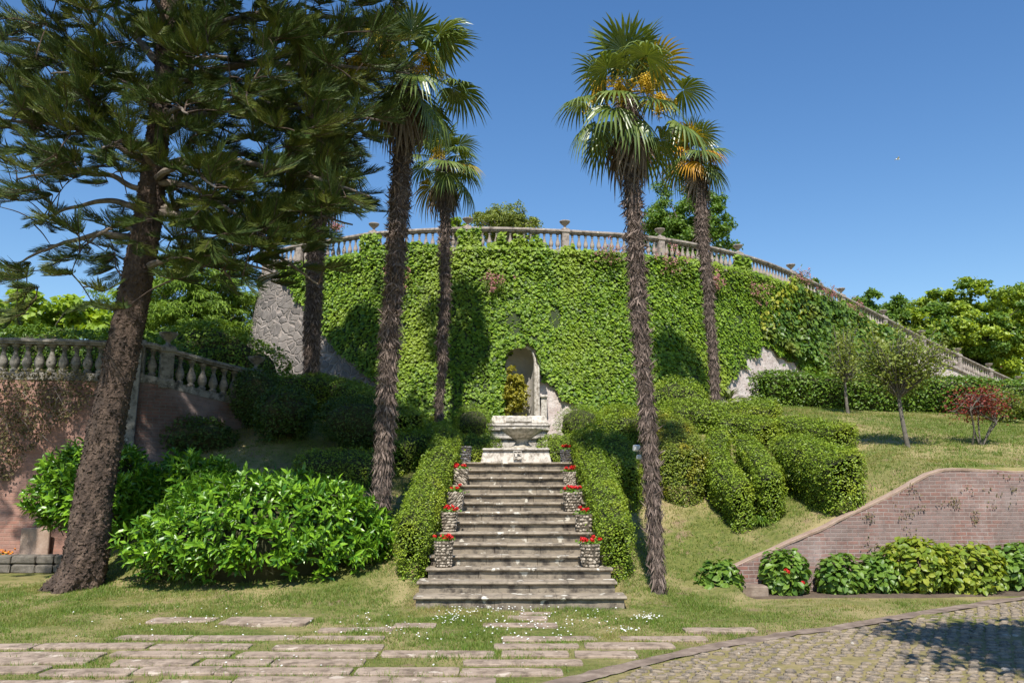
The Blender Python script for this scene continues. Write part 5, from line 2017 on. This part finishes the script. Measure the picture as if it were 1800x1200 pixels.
lawn_tree('small_tree', 'slim young tree with airy olive crown in front of the long hedge', 1491, 727, 1485, 672, 1490, 620, 52, 62, m_small, .075, 46, 10, 51, .045)
lawn_tree('small_tree', 'spreading small tree with olive leaves and forked trunk on the right lawn', 1597, 786, 1580, 700, 1588, 628, 88, 64, m_small, .075, 100, 12, 52, .05)
lawn_tree('red_maple', 'red-leaved shrub with several thin pale stems on the right lawn', 1722, 782, 1722, 735, 1714, 708, 58, 32, m_redleaf, .06, 50, 8, 53, .018, 6)
lawn_tree('olive_shrub', 'sparse olive-green shrub behind the red-leaved one', 1762, 742, 1762, 722, 1762, 712, 45, 32, m_small, .075, 40, 13, 54, .03, 3)

# strap-leaved plant at the foot of the back-right palm
g = V(1282, 706, 20.6)
mb = MB()
for i in range(34):
    az, el = rng.random() * 2 * PI, rng.uniform(.5, 1.35)
    D = np.array([math.cos(az) * math.cos(el), math.sin(az) * math.cos(el), math.sin(el)])
    S = norm(np.cross(D, [0, 0, 1.]))
    L = rng.uniform(.45, .75)
    P = []
    for q in np.linspace(0, 1, 6):
        c = g + D * L * q - np.array([0, 0, 1]) * .5 * L * q ** 2.6
        w_ = .032 * (1 - q ** 2.5) + .002
        P.append((c - S * w_, c - [0, 0, .012], c + S * w_))
    mb.grid(np.array(P))
mb.build('strap_leaf_plant', [M_leaf('strap_leaf', (.08, .13, .03), (.24, .25, .09), trans=.2)], label='spiky strap-leaved plant by the bare plaster at the back-right palm', cat='plant', loc=tuple(g))
# grassy tuft under the paired hedge tip
g = hit(1338, 925)
mb = MB()
for i in range(130):
    az, el = rng.random() * 2 * PI, rng.uniform(.7, 1.4)
    D = np.array([math.cos(az) * math.cos(el), math.sin(az) * math.cos(el), math.sin(el)])
    S = norm(np.cross(D, [0, 0, 1.]))
    L = rng.uniform(.3, .6)
    P = []
    for q in np.linspace(0, 1, 5):
        c = g + np.array([rng.normal(0, .0), 0, 0]) + D * L * q - np.array([0, 0, 1]) * .75 * L * q ** 2.2
        w_ = .007 * (1 - q ** 2) + .001
        P.append((c - S * w_, c + S * w_))
    mb.grid(np.array(P))
mb.build('grass_tuft', [m_clover], label='arching grass tuft under the tip of the paired hedge fingers', cat='plant', loc=tuple(g))

# plant in the niche
c = V(905, 690, YN - .05)
tree('niche_plant', 'yellow-green bush growing inside the niche', 'plant', (NICHE_X - .1, YN + .02, V(900, 695, YN)[2]), (.36, .24, .78), 2.6,
     [M_leaf('golden_leaf', (.20, .20, .02), (.40, .36, .04), trans=.3)],   .075, 130, 50, 61, csize=.3, trunk_r=.02)
c = (NICHE_X - .12, YN + .1, V(900, 645, YN)[2])

# hanging shrub over the left wall
n = 15000
x = rng.uniform(-13, -7.75, n)
px, py = None, None
zt = zL - .84
dz = rng.random(n)
z = zt + .35 - dz * 2.9
y = np.interp(x, lrail[:, 0], lrail[:, 1]) - .16 - .1 * (zt - z) - .5 * rng.random(n) ** 1.5 * np.clip(1.2 - dz, .15, 1)
p = np.stack([x, y, z], -1)
px, py = proj(p)
j = nz(p, 2.2) * 18
k = inpoly(px + j, py + nz(p + 9, 2.2) * 22, [(-200, 645), (100, 640), (175, 655), (178, 690), (150, 700), (132, 720), (95, 745), (70, 780), (35, 800), (10, 850), (-200, 900)]) & (y < 16.9)
p = p[k]
X, Y, Zv = basis(np.tile([0, -.8, .4], (len(p), 1)), .7, 1.0)
s = .062 * rng.uniform(.6, 1.2, len(p))
mb = MB().scatter(*LEAF, p, X, Y, Zv, s, s * .6, s)
for i in range(90):
    a = p[rng.integers(len(p))]
    e = a + np.array([rng.normal(0, .25), -.05, -rng.uniform(.15, .45)])
    mb.tube([a, (a + e) / 2 + [0, -.06, .04], e], [.006, .005, .003], 3, m=1, cap=False)
mb.build('hanging_shrub', [m_dry, m_bark_l], label='dry olive-brown shrub trailing over the pink wall at far left', cat='shrub', loc=(-10, 16.5, 3.5))

# weeds rooted in the joints of the right wall
mb = MB()
for _ in range(55):
    px_ = rng.uniform(1500, 1900)
    py_ = rng.normal(868, 34) if px_ > 1640 else rng.uniform(850, 970)
    q = V(px_, py_, 13.4)
    q[1] = ywall(q[0]) + .03 * (q[2] - 1) - .015
    zt_ = np.interp(px_, (1262, 1450, 1560, 1636, 1662, 1900), (1008, 925, 872, 831, 823, 833))
    if py_ < zt_ + 6 or py_ > 985:
        continue
    n = int(rng.integers(3, 16))
    pp = q + rng.normal(0, 1, (n, 3)) * [.05, .015, .035] - [0, .015, 0]
    X, Y, Zv = basis(np.tile([0, -1, .5], (n, 1)), .5, 1.2)
    mb.scatter(*LEAF, pp, X, Y, Zv, .035 * rng.uniform(.6, 1.3, n), .022, .03)
mb.build('wall_weeds', [m_dry], label='small weeds rooted in the joints of the weathered brick wall at right', cat='weeds', loc=(8, 13.4, 1.4))

# orange flowers on the low wall
g = V(8, 965, 16.2)
root = empty('orange_flowers', (g[0], 16.2, .3), 'small clump of orange flowers at the far left edge above the kerb wall', 'flowers')
q = np.array([g[0], 16.2, .36]) + rng.normal(0, 1, (160, 3)) * [.13, .06, .035]
X, Y, Zv = basis(np.tile([0, -.6, .8], (160, 1)), .6)
part(MB().scatter(*IVY, q, X, Y, Zv, .035, .035, .03), 'blossoms', [m_orange], root)
q = np.array([g[0], 16.2, .3]) + rng.normal(0, 1, (160, 3)) * [.15, .07, .035]
X, Y, Zv = basis(np.tile([0, -.6, .8], (160, 1)), .8)
part(MB().scatter(*LEAF, q, X, Y, Zv, .05, .025, .03), 'foliage', [m_clover], root)
# leaning stone slab
mb = MB().box((V(62, 940, 16.15)[0], 16.17, .42), (.55, .07, .8), bev=.02)
mb.build('stone_slab', [m_coping], label='beige stone slab set upright against the pink wall beside the left laurel', cat='stone slab', loc=(V(55, 940, 16.4)[0], 16.4, .2))


# ------------------------------------------------------------------ flower pots
def pot(label, pxl, pxr, pytop, step, style, dark=False, flowers=1.0):
    ytread = ST_Y0 + (step - 1) * ST_T + .02 if step < 14 else ST_Y0 + 13 * ST_T + .06
    z0 = step * ST_R + .004
    d = ytread + .16
    a, b = V(pxl, pytop, d), V(pxr, pytop, d)
    W = b[0] - a[0]
    H = a[2] - z0
    x = (a[0] + b[0]) / 2
    root = empty('flower_pot', (x, d, z0), label, 'flower pot', 'pebbled flower pots along the stairs')
    sq, tp = style['sq'], style['tp']
    mb = MB()
    rb, rt = W / 2 * tp, W / 2
    prof = [(rb * .95, 0), (rb, .02), (rb + (rt - rb) * .5, H * .5), (rt, H * .94), (rt * .98, H), (rt * .84, H), (rt * .82, H * .9), (.01, H * .9)]
    mb.lathe(prof, (x, d, z0), 24, 0, sq=sq)
    # pebbles bedded in the wall
    pl = style['ps'] * W
    nrow = max(4, int(H / (pl * .92)))
    S = []
    for i in range(nrow):
        h = min(.97, max(.04, (i + .5) / nrow))
        rr = rb + (rt - rb) * h
        n = max(8, int(2 * PI * rr * (1.1 if sq else 1) / (pl * style['pw'])))
        for j in range(n):
            an = 2 * PI * (j + .5 * (i % 2) + rng.normal(0, .2)) / n
            q = (abs(math.cos(an)) ** 4 + abs(math.sin(an)) ** 4) ** -.25 if sq else 1
            nx, ny = (math.cos(an) ** 3, math.sin(an) ** 3) if sq else (math.cos(an), math.sin(an))
            nn = norm(np.array([nx, ny, .12]))
            S.append((x + math.cos(an) * rr * q, d + math.sin(an) * rr * q, z0 + H * h + rng.normal(0, pl * .13), *nn))
    S = np.array(S)
    nn = S[:, 3:]
    tz = np.array([0, 0, 1.0])
    hx = norm(np.cross(tz, nn))
    vy = np.cross(nn, hx)
    ca, sa_ = math.cos(style['ang']), math.sin(style['ang'])
    Xd = hx * ca + vy * sa_
    Yd = -hx * sa_ + vy * ca
    dome = []
    for zz, q in ((-.1, 1), (.35, .85), (.6, .45), (.66, .02)):
        for a_ in range(7):
            dome.append((math.cos(a_ * 2 * PI / 7) * .5 * q, math.sin(a_ * 2 * PI / 7) * .5 * q, zz * .5))
    tf = [(a_ + 7 * l, (a_ + 1) % 7 + 7 * l, (a_ + 1) % 7 + 7 * l + 7, a_ + 7 * l + 7) for l in range(3) for a_ in range(7)]
    sz = pl * rng.uniform(.6, 1.3, len(S))
    mb.scatter(dome, tf, S[:, :3], Xd, Yd, nn, sz * style['el'], sz * .82, sz * .75, 1)
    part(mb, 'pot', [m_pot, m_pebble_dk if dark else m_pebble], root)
    part(MB().lathe([(rt * .8, 0), (rt * .4, .01), (.01, .012)], (x, d, z0 + H * .9 + .002), 16, sq=sq), 'soil', [m_soil], root)
    if flowers:
        n = 120
        q = np.array([x, d, z0 + H + .01]) + rng.normal(0, 1, (n, 3)) * [W * .24, W * .2, .02]
        X, Y, Zv = basis(np.tile([0, -.3, .9], (n, 1)), .6)
        part(MB().scatter(*IVY, q, X, Y, Zv, .045, .04, .03), 'leaves', [m_clover], root)
        fl_ = MB()
        for k_ in range(int(9 * flowers)):
            c = np.array([x, d, z0 + H + .07]) + rng.normal(0, 1, 3) * [W * .22, W * .16, .022]
            u = norm(rng.normal(0, 1, (34, 3)))
            X, Y, Zv = basis(u, .3)
            fl_.scatter(*IVY, c + u * .026 * [1, 1, .8], X, Y, Zv, .024, .022, .02)
            fl_.tube([c - [0, 0, .08], c], .003, 3, m=1, cap=False)
        part(fl_, 'blossoms', [m_red, m_clover], root)


RS = dict(sq=0, tp=.84, ps=.15, pw=1.05, el=1.05, ang=0)
SQ = dict(sq=1, tp=.88, ps=.18, pw=1.0, el=1.1, ang=0)
DG = dict(sq=1, tp=.82, ps=.16, pw=1.15, el=1.9, ang=-.7)
DG2 = dict(sq=1, tp=.82, ps=.15, pw=1.15, el=1.9, ang=.75)
pot('lowest pebbled pot on the left side of the stairs, red flowers', 764, 797, 950, 3, RS)
pot('second pebbled pot from the bottom on the left, grey stones in a star', 775, 804, 899, 6, dict(sq=1, tp=.8, ps=.16, pw=1.05, el=1.5, ang=.3))
pot('shaded pebbled pot with slanting stones, third from the bottom on the left', 788, 815, 864, 8, DG2, flowers=.4)
pot('pebbled pot with diagonal pale stones, fourth from the bottom on the left', 797, 823, 824, 11, DG)
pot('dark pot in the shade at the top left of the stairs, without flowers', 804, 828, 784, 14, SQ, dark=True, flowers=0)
pot('lowest pebbled pot on the right side of the stairs, round stones', 1020, 1054, 955, 3, dict(sq=0, tp=.84, ps=.17, pw=1.0, el=1, ang=0))
pot('squat pot of big round pebbles, second from the bottom on the right', 1012, 1040, 903, 6, dict(sq=1, tp=.95, ps=.21, pw=1.0, el=1, ang=0))
pot('flared pebbled pot, third from the bottom on the right', 990, 1022, 864, 8, dict(sq=1, tp=.76, ps=.15, pw=1, el=1.1, ang=.4))
pot('small pot with a cross of stones, fourth from the bottom on the right', 990, 1012, 829, 11, dict(sq=1, tp=.9, ps=.15, pw=1, el=1.4, ang=.75))
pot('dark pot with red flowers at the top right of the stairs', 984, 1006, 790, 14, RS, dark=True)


# ------------------------------------------------------------------ garden lamp, floodlights, bird
def lamp():
    c = V(1717, 985, 13.45)
    root = empty('garden_lamp', (c[0], 13.45, 0), 'grey louvred bollard lamp behind the yellowish hydrangea', 'garden lamp')
    zt = V(1717, 965, 13.45)[2]
    x = c[0]
    part(MB().lathe([(.06, 0), (.06, zt - .2)], (x, 13.45, 0), 14), 'post', [m_metal], root, smooth=True)
    mb = MB()
    for i in range(7):
        mb.lathe([(.095, 0), (.112, .012), (.095, .02)], (x, 13.45, zt - .2 + i * .026), 18)
    part(mb, 'louvres', [m_glass], root)
    part(MB().lathe([(.085, 0), (.085, .18)], (x, 13.45, zt - .2), 18), 'diffuser', [m_glass], root, smooth=True)
    part(MB().lathe([(.12, 0), (.122, .04), (.10, .055), (.02, .06)], (x, 13.45, zt - .015), 18), 'cap', [m_metal], root, smooth=True)


lamp()


def flood(px, py, d, label, s):
    c = V(px, py, d)
    root = empty('floodlight', c, label, 'floodlight')
    part(MB().box(c, (.11 * s, .08 * s, .10 * s), bev=.012, taper=.9, rz=.2), 'housing', [m_whitep], root)
    part(MB().box(c - [0, .045 * s, .0], (.085 * s, .01, .07 * s), bev=.004, rz=.2), 'lens', [m_glass], root)
    part(MB().tube([c + [0, .02, -.05 * s], c + [.03 * s, .06, -.11 * s], c + [.09, .08, -.1 * s]], .008, 6), 'bracket', [m_metal], root)


flood(1119, 787, 13.25, 'white floodlight clamped to the left side of the front-right palm trunk', 1.0)
flood(1123, 803, 13.25, 'smaller grey box lamp directly under the white floodlight on the palm', .7)


def bird():
    c = V(1578, 280, 70)
    root = empty('bird', c, 'tiny white bird gliding high in the blue sky at right', 'bird')
    body = MB().lathe([(.005, -.2), (.035, -.15), (.055, -.02), (.05, .08), (.03, .15), (.012, .2)], (0, 0, 0), 10)
    v = np.vstack(body.v)
    body.v = [np.stack([v[:, 2], v[:, 0], v[:, 1]], -1) + c]
    body.n = len(body.v[0])
    body.f, body.m, body.uv = [np.vstack([f for f in body.f if f.shape[1] == 4])], [np.zeros(sum(len(f) for f in body.f if f.shape[1] == 4), int)], [np.zeros((body.n, 2))]
    for sg in (-1, 1):
        P = []
        for q in np.linspace(0, 1, 7):
            y = sg * q * .45
            z = .09 * math.sin(q * 2.2)
            w_ = .075 * (1 - q ** 2) + .01
            x = -.1 * q * q
            P.append((c + [x + w_, y, z], c + [x, y, z + .015], c + [x - w_, y, z]))
        body.grid(np.array(P))
    part(body, 'body', [m_whitep], root, smooth=True)


bird()

# tree standing beside the drive to the right of the camera; its crown shades the cobbles
tree('tree', 'leafy tree beside the drive whose crown shades the cobbles at lower right', 'tree', (6.5, 4.2, 5.9), (2.5, 1.8, 1.2), 0, [m_broad], .19, 300, 60, 71, csize=.3, base_xy=(9.0, 2.6))


# ------------------------------------------------------------------ grass, daisies
def grass():
    # near lawn
    n = 110000
    x = rng.uniform(-9.5, 9.5, n)
    y = rng.uniform(6.6, 13.6, n)
    y = np.where(rng.random(n) < .35, rng.uniform(9, 14.5, n), y)
    k = (np.abs(x) < y * .66 + .3)
    x, y = x[k], y[k]
    gs = gut_side(x, y)
    k = (gs < -.09) & ~in_slab(x, y, .035)
    k &= ~((np.abs(x - ST_X) < 1.47) & (y > ST_Y0 - .03))
    k &= ~((x > 3.2) & (y > ywall(x) - .25))
    k &= ~((x < -8) & (y > 15.6))
    P0 = np.stack([x, y, 0 * x], -1)
    dens = .55 + .75 * nz(P0, 1.0) + .5 * nz(P0, 2.8)
    k &= rng.random(len(x)) < np.clip(dens, .18, 1)
    k &= ~((y > 12.35) & (x > 2.9) & (nz(P0, 2) > -.55))   # bare bed under the hydrangeas
    x, y = x[k], y[k]
    hs = 1 + .7 * nz(np.stack([x, y, 0 * x], -1), 2.0) + .4 * nz(np.stack([x, y, 0 * x], -1), 5.0)
    # grass in the seams of the cobbles
    m_ = 30000
    xc, yc = rng.uniform(-.5, 9.5, m_), rng.uniform(6.4, 13.5, m_)
    gs = gut_side(xc, yc)
    kk = (gs > .1) & (np.abs(xc) < yc * .66 + .3)
    kk &= rng.random(m_) < np.clip(.45 + .9 * nz(np.stack([xc, yc, 0 * xc], -1), .9) + .8 * np.exp(-gs / .25), 0, 1)
    xc, yc = xc[kk], yc[kk]
    row = np.round((yc - 3.0) / .126 - .5) + .5
    yc = 3.0 + row * .126 + .03 * np.sin(xc * 1.3) + rng.normal(0, .01, len(xc))
    # rank tufts along the edges of the flagstones
    tx, ty = [], []
    for (cx, cy, L_, D_) in slab_rects:
        for _ in range(int(L_ * 26)):
            e = rng.random()
            sx_ = cx + rng.uniform(-.5, .5) * L_ if e < .75 else cx + rng.choice([-.5, .5]) * L_
            sy_ = cy + (rng.choice([-.5, .5]) * D_ if e < .75 else rng.uniform(-.5, .5) * D_)
            tx.append(sx_ + rng.normal(0, .02))
            ty.append(sy_ + rng.normal(0, .02))
    tx, ty = np.array(tx), np.array(ty)
    kt = (gut_side(tx, ty) < -.1) & (rng.random(len(tx)) < np.clip(.5 + 1.0 * nz(np.stack([tx, ty, 0 * tx], -1), 1.6), .12, 1))
    x, y, hs = np.r_[x, tx[kt]], np.r_[y, ty[kt]], np.r_[hs, 1.35 + .5 * nz(np.stack([tx[kt], ty[kt], 0 * tx[kt]], -1), 2.5)]
    # banks
    nb = 90000
    xb, yb = rng.uniform(-9, 15.5, nb), rng.uniform(13, 24.5, nb)
    kb = (np.abs(xb) < yb * .66) & ~((np.abs(xb - ST_X) < 1.5) & (yb < 22))
    kb &= ~((xb > 3.3) & (yb < ywall(xb) + .35)) & ~((xb < -7.6) & (yb < 17.6))
    xb, yb = xb[kb], yb[kb]
    kb = rng.random(len(xb)) < np.clip(.75 + .5 * nz(np.stack([xb, yb, 0 * xb], -1), 1.3), .2, 1)
    xb, yb = xb[kb], yb[kb]
    X_, Y_ = np.r_[x, xc, xb], np.r_[y, yc, yb]
    h_ = np.r_[.038 * hs, np.full(len(xc), .02), np.full(len(xb), .045)]
    w_ = np.r_[np.full(len(x), .0045), np.full(len(xc), .004), np.full(len(xb), .007)]
    zz = Z(X_, Y_)
    n = len(X_)
    mb = MB()
    sd_ = np.r_[np.full(len(x), .03), np.full(len(xc), .018), np.full(len(xb), .04)]
    for b in range(5):
        dx, dy = rng.normal(0, 1, n) * sd_, rng.normal(0, 1, n) * sd_ * np.r_[np.ones(len(x)), np.full(len(xc), .35), np.ones(len(xb))]
        P = np.stack([X_ + dx, Y_ + dy, zz - .004], -1)
        Zd = norm(np.stack([rng.normal(0, .55, n), rng.normal(0, .55, n), np.ones(n)], -1))
        a = rng.random(n) * PI
        Xd = np.stack([np.cos(a), np.sin(a), 0 * a], -1)
        Yd = np.cross(Zd, Xd)
        hh = h_ * rng.uniform(.5, 1.4, n)
        mb.scatter([(-.5, 0, 0), (.5, 0, 0), (.0, .12, 1)], [(0, 1, 2)], P, Xd, Yd, Zd, w_ * 2, hh, hh, (rng.random(n) < .22).astype(int))
    mb.build('grass', [m_grass, m_clover], kind='stuff')


grass()


def daisies():
    P = []
    for px, py, sx, sy, n in ((800, 1080, 35, 12, 60), (860, 1090, 60, 25, 40), (930, 1100, 60, 25, 40), (1135, 1083, 22, 6, 45), (1105, 1105, 25, 4, 26), (1020, 1085, 45, 16, 26),
                              (700, 1100, 80, 22, 40), (400, 1090, 150, 25, 30), (900, 1070, 50, 8, 26), (200, 1080, 140, 30, 14), (1000, 1110, 120, 12, 20), (560, 1160, 200, 14, 12)):
        for _ in range(n):
            q = hit(px + rng.normal(0, .6) * sx, min(1195, max(1066, py + rng.normal(0, .6) * sy)), .03, lo=6.5, hi=14)
            P.append(q + [0, 0, .035])
    P = np.array(P)
    P = P[gut_side(P[:, 0], P[:, 1]) < -.15]
    n = len(P)
    mb = MB()
    X, Y, Zv = basis(np.tile([0, -.25, 1.], (n, 1)), .25)
    disc = [(math.cos(a * PI / 4) * (.5 if a % 1 == 0 else .3), math.sin(a * PI / 4) * .5, .02) for a in range(8)] + [(0, 0, .12)]
    mb.scatter(disc, [(a, (a + 1) % 8, 8) for a in range(8)], P, X, Y, Zv, .019, .019, .019, 0)
    mb.scatter([(-.5, 0, 0), (.5, 0, 0), (0, 0, -1)], [(0, 1, 2)], P, X, Y, np.tile([0, 0, 1.], (n, 1)), .003, .003, .04, 1)
    mb.build('daisies', [m_white, m_clover], kind='stuff')


daisies()
